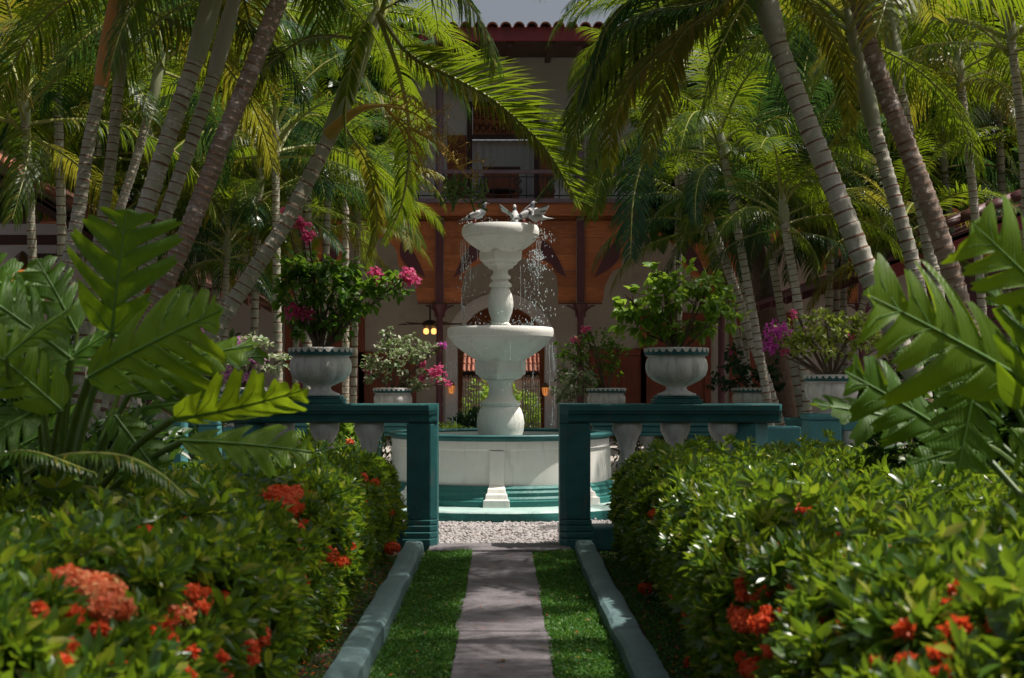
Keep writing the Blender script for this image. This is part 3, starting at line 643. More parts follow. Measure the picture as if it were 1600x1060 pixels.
def plant(name, label, cat, base, Y, blobs, mat, size, flowers=(), fmat='pink', tmpl=BROAD, group=None, fsize=.03, hang=0, stems=True, trunk=.014, up=.1):
    t = thing(name, label, cat, base, group); bx = Vector(base)
    v_, f_ = blob_leaves(blobs, Y, size, tmpl, hang=hang, up=up); np_mesh('foliage', v_, f_, mat, t, kind='stuff')
    if stems:
        m = MB()
        for b_ in list(blobs)+[(f[0], f[1], f[2], f[2], 1) for f in flowers]:
            e = P(b_[0], b_[1], Y+(b_[5] if len(b_) > 5 else 0)); mid = bx.lerp(e, .5)+Vector((random.uniform(-.04, .04), random.uniform(-.04, .04), .03))
            m.tube(smooth_pts([bx, mid, e], 7), [trunk*(1-.75*i/6) for i in range(7)], 6)
            for q in range(5):
                a = e+Vector((random.uniform(-1, 1)*b_[2], random.uniform(-1, 1)*b_[2], random.uniform(-1, 1)*b_[3]))*(Y/F)*.8
                m.tube([mid.lerp(e, random.random()), a.lerp(e, .4)+Vector((0, 0, .01)), a], [trunk*.35, trunk*.25, trunk*.12], 4)
        m.build('stem', 'bark', t, smooth=True)
    for f in flowers:
        px, py, r_, n_ = f[:4]; s_ = Y/F; c_ = np.array(P(px, py, Y-.1)); fm = f[4] if len(f) > 4 else fmat
        d = unit(n_*3); cen = np.repeat(unit(n_)*rng.uniform(.2, 1, (n_, 1))*np.array([1, .8, .8])*r_*s_+c_, 3, axis=0)
        v_, f2 = scatter(BROAD[0], BROAD[1], cen+d*.004, frames(d, rng.uniform(-1, 1, n_*3)), rng.uniform(.8, 1.2, n_*3)*fsize)
        np_mesh('flower_cluster', v_, f2, fm, t, kind='stuff')
    return t
def top(px, Y, z): return (X(px, Y), Y, z)
BG_ = 'bougainvilleas growing in the urns'
plant('bougainvillea', 'leafy bougainvillea with few pink blossoms in the large left urn', 'bougainvillea', top(501, 11.08, 1.5), 11.08,
      [(500, 440, 60, 36, 330), (560, 462, 50, 30, 260), (470, 465, 40, 34, 220), (520, 495, 46, 26, 200), (450, 435, 26, 26, 110), (610, 452, 32, 22, 110), (478, 420, 30, 22, 90), (536, 418, 34, 16, 90), (500, 520, 26, 18, 70)], 'boug', .072,
      [(470, 350, 16, 26), (482, 370, 12, 16), (464, 487, 20, 34), (637, 432, 20, 34), (588, 428, 15, 20), (447, 332, 10, 9), (478, 490, 12, 14)], 'pink', group=BG_, hang=.35, fsize=.042)
plant('bougainvillea', 'bright lime green bougainvillea without blossoms in the large right urn', 'bougainvillea', top(1057, 11.08, 1.5), 11.08,
      [(1040, 470, 56, 26, 150), (1090, 465, 50, 24, 130), (1000, 488, 36, 22, 90), (1135, 490, 40, 22, 100), (1060, 440, 40, 20, 120), (1028, 426, 20, 13, 45), (1020, 515, 30, 16, 70), (1085, 512, 40, 16, 90), (1110, 440, 20, 12, 40), (985, 470, 18, 14, 40)], 'boug_lime', .085,
      [(1006, 522, 5, 2, 'red_pale')], 'pink', group=BG_, hang=.5, fsize=.03)
plant('bougainvillea', 'variegated bougainvillea with a magenta spray in the small left urn', 'bougainvillea', top(614, 17.8, 1.14), 17.8,
      [(610, 560, 32, 24, 300), (645, 550, 30, 20, 240), (590, 580, 24, 18, 160), (655, 590, 30, 16, 200), (620, 530, 22, 12, 90), (680, 545, 16, 8, 60), (605, 518, 8, 12, 30)], 'boug_var', .06,
      [(682, 583, 19, 56), (660, 590, 10, 14), (693, 540, 6, 8, 'magenta'), (660, 570, 7, 8), (576, 583, 7, 8), (700, 600, 6, 6)], 'pink', group=BG_, fsize=.045)
plant('bougainvillea', 'bougainvillea with a pink tip in the small urn right of the fountain', 'bougainvillea', top(947, 17.8, 1.14), 17.8,
      [(900, 560, 32, 18, 220), (930, 540, 30, 20, 220), (955, 565, 24, 24, 200), (890, 590, 20, 16, 120), (915, 600, 22, 16, 120), (880, 545, 14, 10, 60), (965, 540, 16, 14, 70)], 'boug', .055,
      [(912, 516, 9, 12), (896, 532, 7, 8), (920, 512, 5, 5)], 'pink', group=BG_, fsize=.045)
plant('bougainvillea', 'pale cream-leaved shrub beside the basin just right of the fountain', 'shrub', top(905, 17.2, .0), 17.2,
      [(900, 600, 26, 18, 170), (885, 615, 18, 14, 110), (915, 585, 18, 12, 80)], 'boug_var', .06, (), 'pink', fsize=.03)
plant('bougainvillea', 'dull drooping bougainvillea in the farthest right urn', 'bougainvillea', top(1173, 18.5, 1.14), 18.5,
      [(1150, 570, 34, 16, 160), (1195, 580, 26, 16, 120), (1130, 600, 26, 10, 90), (1210, 600, 16, 10, 60), (1160, 600, 24, 10, 70), (1140, 545, 20, 12, 60)], 'boug_dull', .075,
      [(1180, 630, 7, 5, 'magenta'), (1142, 550, 7, 5)], 'pink', group=BG_, hang=.3, fsize=.04)
plant('bougainvillea', 'yellow-green bougainvillea with a magenta head on the right post', 'bougainvillea', top(1299, 13.1, 1.3), 13.1,
      [(1260, 520, 34, 18, 260), (1310, 518, 38, 20, 300), (1355, 525, 30, 18, 220), (1230, 530, 24, 18, 140), (1285, 545, 44, 12, 160), (1290, 498, 36, 8, 90), (1340, 500, 28, 8, 80), (1380, 540, 16, 12, 60)], 'boug_yellow', .055,
      [(1214, 518, 21, 80), (1203, 538, 15, 40), (1226, 548, 8, 10, 'pink'), (1243, 490, 8, 8, 'pink'), (1258, 515, 6, 6, 'lilac'), (1330, 525, 6, 5, 'pink'), (1205, 550, 7, 9)], 'magenta', group=BG_, fsize=.035)
plant('bougainvillea', 'bougainvillea with pale lilac heads at the left end of the front coping', 'bougainvillea', top(378, 13.6, 1.18), 13.6,
      [(375, 560, 36, 20, 240), (420, 565, 30, 12, 150), (355, 580, 26, 18, 130), (400, 540, 26, 16, 120), (330, 560, 20, 16, 90), (445, 560, 12, 6, 40)], 'boug_var', .05,
      [(375, 548, 24, 64), (400, 562, 18, 40), (352, 582, 18, 40), (390, 592, 13, 24), (360, 545, 10, 14)], 'lilac', group=BG_, fsize=.042)
plant('bougainvillea', 'pale pink bougainvillea behind the philodendron at the far left', 'bougainvillea', top(267, 12.2, 1.5), 12.2,
      [(280, 525, 36, 14, 200), (250, 535, 26, 12, 120), (310, 530, 20, 12, 90)], 'boug_var', .045,
      [(295, 508, 20, 34), (270, 520, 10, 10), (318, 522, 9, 8)], 'lilac', group=BG_, fsize=.035)

# ------------------------------------------------------------------ hedges (ixora)
def sprig():
    vs = []; fs = []
    for k in range(9):
        lvl = k//3; a = k*2.4; el = (.25, .6, 1.05)[lvl]; ln = (1.0, .85, .6)[lvl]
        d = np.array([[math.sin(el), math.cos(el)*math.cos(a), math.cos(el)*math.sin(a)]])
        Mx = frames(d)[0]
        # face the blade's upper side towards the stem axis
        v_ = (np.array(LEAF[0])*ln)@Mx.T+np.array([lvl*.16, 0, 0]); b0 = len(vs); vs += v_.tolist(); fs += [tuple(i+b0 for i in f) for f in LEAF[1]]
    return vs, fs
SP = sprig()
def fold(v): return v
def hedge(side, label, h0, flowers, edge_fn, xout, y0, y1, n_top, n_side, ph, mat):
    t = thing('ixora_hedge', label, 'hedge', (side*2.0, 7.0, 0))
    def height(x, y):
        e = np.abs(x)-edge_fn(y); d = np.minimum(np.clip(e/.42, 0, 1), np.clip((y-y0)/.5, 0, 1)); d = np.minimum(d, np.clip((y1-y)/.25, 0, 1))
        return h0(np.abs(x), y)*np.sqrt(np.clip(1-(1-d)**2, 0, 1))*.55+h0(np.abs(x), y)*.45+.06*vnoise(x, y, 1.3, ph)+.035*vnoise(x, y, 4.5, ph)
    loc_ = {}; cen_ = []; flowers = list(flowers)
    fr_ = random.Random(int(ph*10))
    for _ in range(52):
        ax_ = fr_.uniform(0, 430); ay_ = fr_.uniform(0, 320); px_ = (620-ax_*1.35) if side < 0 else (980+ax_*1.35); flowers.append((px_, 740+ay_, 7, fr_.uniform(5, 11), fr_.randint(6, 18), 'red'))
    for (px, py, Yf, r, n_, fm) in flowers:
        for Yq in np.arange(2.6, 10.6, .02):
            q = P(px, py, float(Yq)); aa = abs(q.x)-float(edge_fn(q.y))
            if q.z < .02: Yf = -1; break
            if q.x*side > 0 and q.y > y0 and aa > .04 and q.z < float(height(np.array([q.x]), np.array([q.y]))[0])-.01:
                Yf = float(Yq)-.07; break
        else: continue
        if Yf < 0: continue
        loc_[(px, py)] = (max(r, 6)*1.1, Yf); cen_.append(list(P(px, py, Yf))+[r*Yf/F])
    cen_ = np.array(cen_)
    # top
    y = y0+(y1-y0)*rng.uniform(0, 1, n_top)**1.15; x = side*(edge_fn(y)+(xout(y)-edge_fn(y))*rng.uniform(0, 1, n_top))
    z = height(x, y)-np.abs(rng.normal(0, .06, n_top)); nrm = np.stack([side*-.25*np.exp(-(np.abs(x)-edge_fn(y))*3)+0*x, np.full(n_top, -.18), np.ones(n_top)], 1)
    pos = [np.stack([x, y, z], 1)]; dr = [nrm+rng.normal(0, .33, (n_top, 3))]
    # side facing the path
    y = y0+(y1-y0)*rng.uniform(0, 1, n_side)**1.1; zf = rng.uniform(.02, 1, n_side)**.8
    ein = .16*(1-zf)**2+.20*zf**6+.06*vnoise(y*2, zf*3, 1, ph)+np.abs(rng.normal(0, .05, n_side)); x = side*(edge_fn(y)+ein)
    hh = height(side*(edge_fn(y)+.3), y); pos.append(np.stack([x, y, zf*hh], 1)); dr.append(np.stack([np.full(n_side, -side*.9), np.full(n_side, -.35), .25+.5*zf], 1)+rng.normal(0, .35, (n_side, 3)))
    # near end
    n3 = n_side//4; x = side*(edge_fn(y0)+rng.uniform(0, 1, n3)*1.6); zf = rng.uniform(.3, 1, n3); yy = y0+np.abs(rng.normal(0, .05, n3))+.15*zf**4
    pos.append(np.stack([x, yy, zf*height(x, yy+.3)], 1)); dr.append(np.stack([0*x, np.full(n3, -.9), .5+0*x], 1)+rng.normal(0, .35, (n3, 3)))
    # upright shoots above the clipped surface
    ns = n_top//5; y = y0+(y1-y0)*rng.uniform(0, 1, ns)**1.1; x = side*(edge_fn(y)+.06+(xout(y)-edge_fn(y))*rng.uniform(0, 1, ns)); sh = rng.uniform(.01, .09, ns)*(vnoise(x, y, 2.5, ph+1) > -.1)
    pos.append(np.stack([x, y, height(x, y)+sh], 1)); dr.append(np.array([0, 0, 1.])+rng.normal(0, .3, (ns, 3)))
    pos = np.concatenate(pos); dr = np.concatenate(dr)
    dd = pos[:, None, :]-cen_[None, :, :3]; near = (np.linalg.norm(dd*np.array([1, .45, 1]), axis=2) < cen_[None, :, 3]*.9+.045).any(1); hollow = vnoise(pos[:, 0]*3.1, pos[:, 1]*2.7+pos[:, 2]*3, 2.2, ph) > .30
    keep = ~near & ~(hollow & (rng.uniform(size=len(pos)) < .75)); pos = pos[keep]; dr = dr[keep]; n_ = len(pos)
    v_, f_ = scatter(SP[0], SP[1], pos, frames(dr, rng.uniform(0, 6.28, n_)), rng.uniform(.65, 1.3, n_)*np.interp(pos[:, 1], [3, 10], [.090, .070]))
    mi = np.repeat((rng.uniform(size=n_) < .0).astype(int), len(SP[1]))
    np_mesh('foliage', v_, f_, [mat], t, kind='stuff')
    # dark inner shell added to block light inside the hedge
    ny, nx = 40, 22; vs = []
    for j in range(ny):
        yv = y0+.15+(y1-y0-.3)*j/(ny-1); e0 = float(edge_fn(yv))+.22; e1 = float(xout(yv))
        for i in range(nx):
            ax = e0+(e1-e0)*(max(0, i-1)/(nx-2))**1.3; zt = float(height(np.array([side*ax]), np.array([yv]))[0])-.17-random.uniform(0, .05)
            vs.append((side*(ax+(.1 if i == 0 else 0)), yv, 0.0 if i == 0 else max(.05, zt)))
    m = MB(); m.add(vs, [(j*nx+i, j*nx+i+1, (j+1)*nx+i+1, (j+1)*nx+i) for j in range(ny-1) for i in range(nx-1)]+[tuple(range(nx))]); m.build('shade_core', 'core', t, kind='stuff')
    # umbels of four-petalled florets
    for (px, py, Yf, r, n_, fm) in flowers:
        if (px, py) not in loc_: continue
        r, Yf = loc_[(px, py)]; c_ = np.array(P(px, py, Yf)); n_ = int(n_*1.25); d = unit(n_, .25); d[:, 1] -= .25; d /= np.linalg.norm(d, axis=1, keepdims=True)
        s_ = r*Yf/F; cen = c_+d*np.array([s_, s_, s_*.75])*rng.uniform(.72, 1, (n_, 1))
        fl_v = []; fl_f = []
        for k in range(4):
            a = k*PI/2; ca, sa = math.cos(a), math.sin(a); b0 = len(fl_v)
            fl_v += [(0, 0, 0), (.05, .5*ca-.28*sa, .5*sa+.28*ca), (-.05, ca, sa), (.05, .5*ca+.28*sa, .5*sa-.28*ca)]; fl_f += [(b0, b0+1, b0+2), (b0, b0+2, b0+3)]
        v_, f2 = scatter(fl_v, fl_f, cen, frames(d+rng.normal(0, .3, (n_, 3)), rng.uniform(0, 6, n_)), rng.uniform(.8, 1.25, n_)*.0235)
        np_mesh('flower_head', v_, f2, fm, t, kind='stuff')
    return t
def edgeL(y): return .78+.04*np.sin(np.asarray(y)*2.3)+0.0*y
def edgeR(y): return .76+.03*np.sin(np.asarray(y)*1.9+1)+.06*np.exp(-((np.asarray(y)-8.0)/1.2)**2)
def xoutL(y): return 1.5+np.asarray(y)*.36
def hL(x, y): return .79-.03*np.clip((y-8)/2, 0, 1)-.24*np.clip((x-1.55)/.5, 0, 1)*np.clip((y-5.6)/1.2, 0, 1)
def hR(x, y): return .79-.0*y+0*x
rp, rd = 'red_pale', 'red'
hedge(-1, 'long clipped ixora hedge left of the stone path', hL, [
    (110, 915, 3.75, 34, 70, rp), (150, 930, 3.7, 42, 120, rp), (175, 955, 3.7, 30, 60, rp), (100, 905, 3.7, 22, 26, rd), (438, 788, 5.9, 36, 170, rd), (425, 800, 5.85, 26, 60, rd), (455, 775, 6.0, 22, 50, rd), (556, 785, 7.7, 17, 60, rd), (624, 779, 8.6, 14, 45, rd), (612, 857, 8.1, 12, 40, rd),
    (105, 820, 5.0, 22, 34, rd), (120, 812, 5.1, 16, 22, rd), (243, 781, 5.9, 12, 18, rd), (230, 838, 5.1, 18, 26, rd), (290, 825, 5.3, 18, 28, rd), (310, 838, 5.25, 14, 18, rd), (432, 872, 5.9, 18, 30, rd), (515, 870, 6.5, 14, 26, rd), (533, 880, 6.6, 12, 22, rd), (505, 855, 6.6, 12, 18, rd), (545, 850, 7.2, 10, 16, rd),
    (295, 925, 4.6, 14, 20, rd), (320, 930, 4.6, 12, 12, rd), (280, 962, 4.4, 20, 34, rp), (385, 1010, 5.0, 15, 24, rd), (395, 1030, 5.0, 10, 10, rd), (470, 938, 5.9, 11, 16, rd), (608, 800, 8.4, 7, 10, rd), (350, 935, 5.0, 9, 10, rd), (585, 755, 8.6, 7, 10, rd)],
    edgeL, xoutL, 2.9, 10.55, 10500, 7000, .4, 'ixora')
hedge(1, 'long clipped ixora hedge right of the stone path', hR, [
    (1252, 801, 4.7, 13, 30, rd), (1200, 778, 5.2, 5, 8, rd), (1012, 775, 7.6, 10, 16, rd), (1035, 742, 8.4, 10, 18, rd), (960, 750, 9.4, 9, 14, rd), (1008, 920, 6.6, 11, 26, rd), (1062, 848, 6.4, 12, 20, rd), (1045, 860, 6.6, 9, 12, rd), (1063, 930, 5.2, 16, 34, rp), (1095, 940, 5.0, 10, 16, rp),
    (1165, 972, 4.4, 22, 50, rd), (1190, 975, 4.3, 18, 30, rd), (1150, 960, 4.5, 12, 14, rd), (1330, 985, 3.9, 20, 44, rd), (1320, 975, 3.9, 12, 18, rd), (1495, 927, 3.9, 13, 26, rd), (1470, 1022, 3.6, 12, 22, rd), (1180, 1048, 4.3, 22, 44, rd), (1255, 972, 4.3, 8, 8, rd), (1300, 750, 5.5, 7, 8, rd), (1392, 738, 5.5, 7, 8, rd), (1110, 795, 6.0, 7, 8, rd), (985, 730, 9.0, 7, 10, rd), (1160, 930, 4.5, 6, 6, rd), (1545, 905, 3.6, 6, 6, rd)],
    edgeR, xoutL, 2.75, 10.5, 10500, 7000, 2.1, 'ixora')

# ------------------------------------------------------------------ palms
def frond(L=1.9, e0=1.1, curl=1.9, ll=.42, droop=.6, n=52, seed=0, mat='palm', twist=0, V0=.35, pts=None, width=.021, sides=(1, -1)):
    """returns an MB-free numpy mesh: rib from origin in the xz plane, leaflets both sides"""
    r = np.random.default_rng(seed); N = 26
    if pts is None:
        x = z = 0; e = e0; path_ = [(0., 0., 0.)]; y = 0
        for i in range(N-1):
            t = i/(N-1); ds = L/(N-1); e -= curl/(N-1)*(.5+1.0*t); y += twist*ds*t
            x += ds*math.cos(e); z += ds*math.sin(e); path_.append((x, y, z))
        path_ = np.array(path_)
    else:
        path_ = np.array([list(q) for q in smooth_pts(pts, N)]); L = float(np.linalg.norm(np.diff(path_, axis=0), axis=1).sum())
    me_v = []; me_f = []; me_m = []
    m = MB(); m.tube([Vector(p) for p in path_], [.016*(1-.85*i/(N-1))*L/1.9+.0015 for i in range(N)], 5)
    vs = list(m.v); fs = list(m.f); mi = [1]*len(fs)
    seg = np.linalg.norm(np.diff(path_, axis=0), axis=1); cum = np.concatenate([[0], np.cumsum(seg)])/seg.sum()
    for i in range(n):
        t = .14+.86*(i+.5)/n
        for sgn in sides:
            tt = min(.995, t+r.uniform(-.006, .006)); p0 = np.array([np.interp(tt, cum, path_[:, q]) for q in range(3)])
            p1 = np.array([np.interp(min(1, tt+.03), cum, path_[:, q]) for q in range(3)]); p_ = np.array([np.interp(tt-.03, cum, path_[:, q]) for q in range(3)])
            T = p1-p_; T /= np.linalg.norm(T); up = np.array([0, 0, 1.]); Sd = np.cross(T, up); ns = np.linalg.norm(Sd)
            Sd = np.array([0, 1, 0.]) if ns < .15 else Sd/ns
            Nn = np.cross(Sd, T)
            prof = math.sin(PI*min(1, (t-.10)/.95)**.75)**.55 if t < .98 else .35
            l = ll*L/1.9*max(.3, prof)*r.uniform(.85, 1.1); fw = .55+.9*t
            d = T*fw*.8+Sd*sgn*1.0+Nn*V0*r.uniform(.6, 1.3)+r.normal(0, .05, 3); d /= np.linalg.norm(d)
            wv = np.cross(d, Nn); wv /= np.linalg.norm(wv); wd_ = .62*width*r.uniform(.8, 1.15)*(L/1.9)**.5*(.6+.5*prof)
            q = p0.copy(); base = len(vs); dd = d.copy(); K = 4; dr = droop*r.uniform(.7, 1.3)
            for k in range(K+1):
                u = k/K; wk = wd_*(.5+.9*u if u < .4 else (1-u)*1.43)*.9
                if k < K:
                    vs.append(tuple(q-wv*wk)); vs.append(tuple(q+wv*wk))
                else: vs.append(tuple(q))
                dd = dd+np.array([0, 0, -dr*.42*(.4+u)]); dd /= np.linalg.norm(dd); q = q+dd*l/K
            for k in range(K-1): fs.append((base+2*k, base+2*k+1, base+2*k+3, base+2*k+2)); mi.append(0)
            fs.append((base+2*K-2, base+2*K-1, base+2*K)); mi.append(0)
    me = bpy.data.meshes.new('frond'); me.from_pydata([tuple(v) for v in vs], [], fs); me.materials.append(M[mat]); me.materials.append(M['rachis'])
    me.polygons.foreach_set('material_index', mi); me.update(); return me
FR = {}
def frond_var(kind, i):
    key = (kind, i)
    if key not in FR:
        spec = [(1.9, 1.35, 1.3, .8), (1.9, 1.15, 1.9, .7), (2.0, .95, 2.0, .9), (1.9, .7, 1.9, 1.1), (1.8, .4, 1.7, 1.4), (1.7, .05, 1.3, 1.8), (1.9, 1.0, 2.3, 1.2), (2.0, .8, 1.5, .5)][i]
        FR[key] = frond(spec[0], spec[1], spec[2], 0.44, spec[3], 62, 100+i, kind, twist=random.uniform(-.25, .25), V0=.3 if i % 2 else .1)
    return FR[key]
def trunk_mesh(pts, w0, w1, Yref, spacing=.085):
    """pts world; ringed trunk"""
    L = sum((pts[i+1]-pts[i]).length for i in range(len(pts)-1)); n_ = max(8, int(L/spacing)); m = MB()
    P_ = smooth_pts(pts, n_*4+1); rad = []; mis = []; rr = random.Random(len(pts)+int(L*100)); pp = []
    for i, p in enumerate(P_):
        t = i/(n_*4); r = w0+(w1-w0)*t; k = i % 4
        rad.append(r*(1.075 if k == 0 else (.985 if k == 1 else (.96 if k == 2 else 1.02)))*rr.uniform(.985, 1.015)); mis.append(0)
        q = p.copy()
        if k == 1: q = p.lerp(P_[i-1], .35); mis[-1] = 0
        pp.append(q+Vector((rr.uniform(-1, 1), rr.uniform(-1, 1), rr.uniform(-1, 1)))*r*.03)
    for i in range(len(P_)): mis[i] = 1 if i % 4 == 0 else 0
    m.tube(pp, rad, 14, mis=mis[:-1]+[0]); return m
CLUMP = 'tall ringed palms of the %s clump'
def palm(label, tr_px, Yb, Yt, wpx, shaft_px=None, nfr=9, fl=1.0, kinds=('palm',), bark='trunk', shaft='shaft', group=None, seed=0, elev=None, spacing=.085, base_px=None, zt=None, droopy=0):
    rr = random.Random(seed); n_ = len(tr_px)
    pts = []
    for i, (px, py) in enumerate(tr_px):       # given top to bottom
        Yv = Yt+(Yb-Yt)*i/(n_-1); pts.append(P(px, py, Yv))
    pts = pts[::-1]                            # bottom first
    b0 = pts[0]
    if b0.z > .05:                             # carry on down to the soil
        d = (pts[0]-pts[1]); d = d/abs(d.z)*b0.z; pts = [b0+Vector((d.x*.75, 0, -b0.z-.03))]+pts
    r0 = wpx/2*Yb/F; t = thing('palm_tree', label, 'palm tree', (pts[0].x, pts[0].y, 0), group)
    trunk_mesh(pts, r0*1.0, r0*.85, Yb, spacing).build('trunk', [bark, 'scar'], t, smooth=True, ang=70)
    top_ = pts[-1]; d = (pts[-1]-pts[-2]).normalized()
    sl = max(.45, 5.5*r0*2)*fl if shaft_px is None else shaft_px
    s_end = top_+(d+Vector((0, 0, .25))).normalized()*sl
    m = MB(); ps = smooth_pts([top_-d*.02, top_.lerp(s_end, .3), top_.lerp(s_end, .65), s_end], 12)
    m.tube(ps, [r0*(.93+.28*math.sin(min(1, i/5)*PI/2)*(1-(i/11)**2)-.45*(i/11)**2) for i in range(12)], 14); m.build('crownshaft', shaft, t, smooth=True, ang=70)
    for i in range(nfr):
        k = i/max(1, nfr-1); v = min(6, int(k*6.2)) if elev is None else rr.choice(elev)
        if rr.random() < .2: v = 7 if v < 3 else v
        kind = rr.choice(kinds); o = bpy.data.objects.new('frond', frond_var(kind, v)); link(o, t)
        o.location = s_end-t.location-Vector((0, 0, 0.03*i)); sc = fl*rr.uniform(.85, 1.15); o.scale = (sc,)*3
        o.rotation_euler = (rr.uniform(-.25, .25), rr.uniform(-.1, .15), i*2.4+rr.uniform(-.4, .4)+seed)
    return t, s_end
GL, GR = 'palm trunks of the clump at the left', 'palm trunks of the clump at the right'
mix = ('palm', 'palm', 'palm_dark', 'palm_yellow')
palm('leftmost big palm with an orange-brown sheath below the fronds', [(158, 132), (137, 234), (122, 336), (97, 458), (80, 560)], 9.6, 9.8, 23, .85, 10, 1.05, mix, 'trunk', 'shaft_orange', GL, 1)
palm('slim grey palm just right of the orange-sheathed trunk', [(186, 127), (173, 255), (153, 387), (130, 520)], 9.9, 10.1, 20, .9, 9, 1.0, mix, 'trunk', 'shaft', GL, 2)
palm('thin far palm with a green shaft between the left trunks', [(239, 153), (214, 245), (178, 357), (150, 470)], 12.0, 12.2, 16, .45, 9, .95, ('palm', 'palm_dark'), 'trunk', 'shaft', GL, 3)
palm('thick pale palm with a torn sheath, middle of the left clump', [(306, 92), (270, 194), (234, 306), (194, 433), (160, 545)], 9.0, 9.2, 31, .9, 10, 1.1, mix, 'trunk', 'shaft', GL, 4)
palm('slender grey-green palm leaning right beside the thick brown trunk', [(336, 112), (300, 219), (255, 346), (214, 458), (180, 560)], 9.4, 9.6, 24, .8, 9, 1.05, mix, 'trunk', 'shaft_pale', GL, 5)
palm('thick brown palm with close white-spotted rings leaning right', [(446, -25), (392, 112), (346, 224), (306, 331), (250, 464), (200, 590)], 8.8, 9.0, 32, .9, 10, 1.1, mix, 'trunk_brown', 'shaft', GL, 6, spacing=.07)
T7, e7 = palm('strongly leaning palm bending over the left balustrade', [(515, 214), (451, 340), (397, 423), (341, 509), (280, 610), (200, 740)], 10.2, 10.6, 28, 1.05, 5, 1.05, ('palm', 'palm_yellow'), 'trunk', 'shaft', GL, 7, elev=[0, 1, 7])
palm('thickest right palm leaning left with a pale smooth shaft', [(1211, 56), (1242, 143), (1278, 234), (1318, 331), (1359, 433), (1400, 525), (1440, 620)], 9.0, 9.2, 36, .9, 10, 1.1, mix, 'trunk_pale', 'shaft_pale', GR, 8, spacing=.10)
palm('narrow right palm with a long shaft, behind the two thick trunks', [(1364, 194), (1390, 285), (1425, 407), (1446, 509), (1465, 600)], 9.8, 10.0, 26, .85, 9, 1.05, mix, 'trunk_pale', 'shaft', GR, 9)
palm('thick right palm with close pale rings, rightmost leaning trunk', [(1335, -20), (1374, 117), (1415, 224), (1461, 346), (1502, 479), (1530, 590)], 9.1, 9.3, 33, .9, 10, 1.1, mix, 'trunk_brown', 'shaft_pale', GR, 10, spacing=.075)
palm('palm with a swollen ochre shaft behind the right clump', [(1405, 132), (1425, 245), (1450, 380), (1470, 500)], 10.4, 10.6, 22, .8, 9, 1.0, mix, 'trunk_pale', 'shaft', GR, 11)
# smaller palms further back
GS = 'smaller palms behind the balustrades'
small = [
 ('small palm with an orange shaft beside the wooden arches', [(1108, 345), (1130, 400), (1165, 500), (1215, 650)], 17, 16, .9, 'shaft_orange', ('palm', 'palm_dark')),
 ('thin palm rising second among the small right trunks', [(1181, 306), (1206, 407), (1221, 489), (1245, 600)], 18, 13, .95, 'shaft', ('palm_dark', 'palm')),
 ('pale young palm with a fan of stalks over the right urn', [(1226, 345), (1232, 387), (1247, 479), (1262, 640)], 15.5, 15, .85, 'shaft', ('palm', 'palm_dark')),
 ('straight thin palm behind the yellow-green bougainvillea', [(1300, 331), (1295, 484), (1290, 620)], 18, 13, .9, 'shaft', ('palm', 'palm_dark')),
 ('straight thin palm just right of another behind the right post', [(1320, 380), (1318, 484), (1322, 620)], 19, 12, .9, 'shaft', ('palm_dark',)),
 ('thin palm leaning right under the thick right trunks', [(1395, 377), (1349, 474), (1330, 600)], 17, 12, .9, 'shaft', ('palm', 'palm_yellow')),
 ('small palm whose crown hides the balcony at the right', [(1050, 215), (1075, 300), (1120, 420), (1170, 600)], 20, 13, 1.15, 'shaft', ('palm', 'palm', 'palm_dark')),
 ('dark leaved palm in front of the right arches', [(1130, 240), (1160, 400), (1195, 600)], 16, 14, 1.0, 'shaft', ('palm_dark', 'palm')),
 ('tall back palm near the top right corner', [(1500, 120), (1520, 300), (1540, 560)], 15, 15, 1.15, 'shaft', ('palm', 'palm_yellow')),
 ('back palm between the right clump and the right edge', [(1580, 60), (1600, 250), (1610, 560)], 13, 16, 1.15, 'shaft', mix),
 ('low back palm right of the leaning trunks', [(1475, 260), (1490, 400), (1500, 600)], 19, 12, 1.1, 'shaft', ('palm_dark', 'palm')),
 ('tall rear palm above the middle of the right garden', [(1290, 100), (1300, 300), (1310, 600)], 20, 14, 1.2, 'shaft', ('palm', 'palm_yellow')),
 ('small rear palm left of the leaning palm, one of several trunks', [(303, 385), (303, 440), (305, 640)], 18, 9, 1.0, 'shaft', ('palm', 'palm_dark')),
 ('thin rear palm beside the red roof at the left', [(318, 345), (318, 440), (322, 640)], 19, 9, 1.1, 'shaft', ('palm', 'palm_yellow')),
 ('rear palm between the left clump and the pink blossoms', [(405, 300), (400, 420), (395, 640)], 17, 13, 1.15, 'shaft', ('palm', 'palm_dark')),
 ('rear palm behind the crown of the leaning palm', [(515, 230), (510, 380), (505, 640)], 19, 13, .95, 'shaft', ('palm', 'palm_yellow')),
 ('low rear palm drooping beside the wooden arches at the left', [(470, 330), (465, 440), (460, 640)], 20, 11, 1.1, 'shaft', ('palm', 'palm_yellow')),
 ('bushy rear palm at the left edge', [(40, 190), (50, 380), (60, 640)], 13, 15, 1.15, 'shaft', mix),
 ('tall rear palm in the top left corner', [(85, 40), (95, 300), (100, 640)], 15, 16, 1.25, 'shaft', ('palm', 'palm_dark')),
 ('rear palm whose fronds fill the gap between the left trunks', [(235, 240), (240, 400), (245, 640)], 17, 14, 1.2, 'shaft', ('palm', 'palm_yellow')),
 ('rear palm below the top edge left of the roof', [(480, 90), (480, 300), (480, 640)], 18, 15, 1.3, 'shaft', ('palm', 'palm_dark')),
]
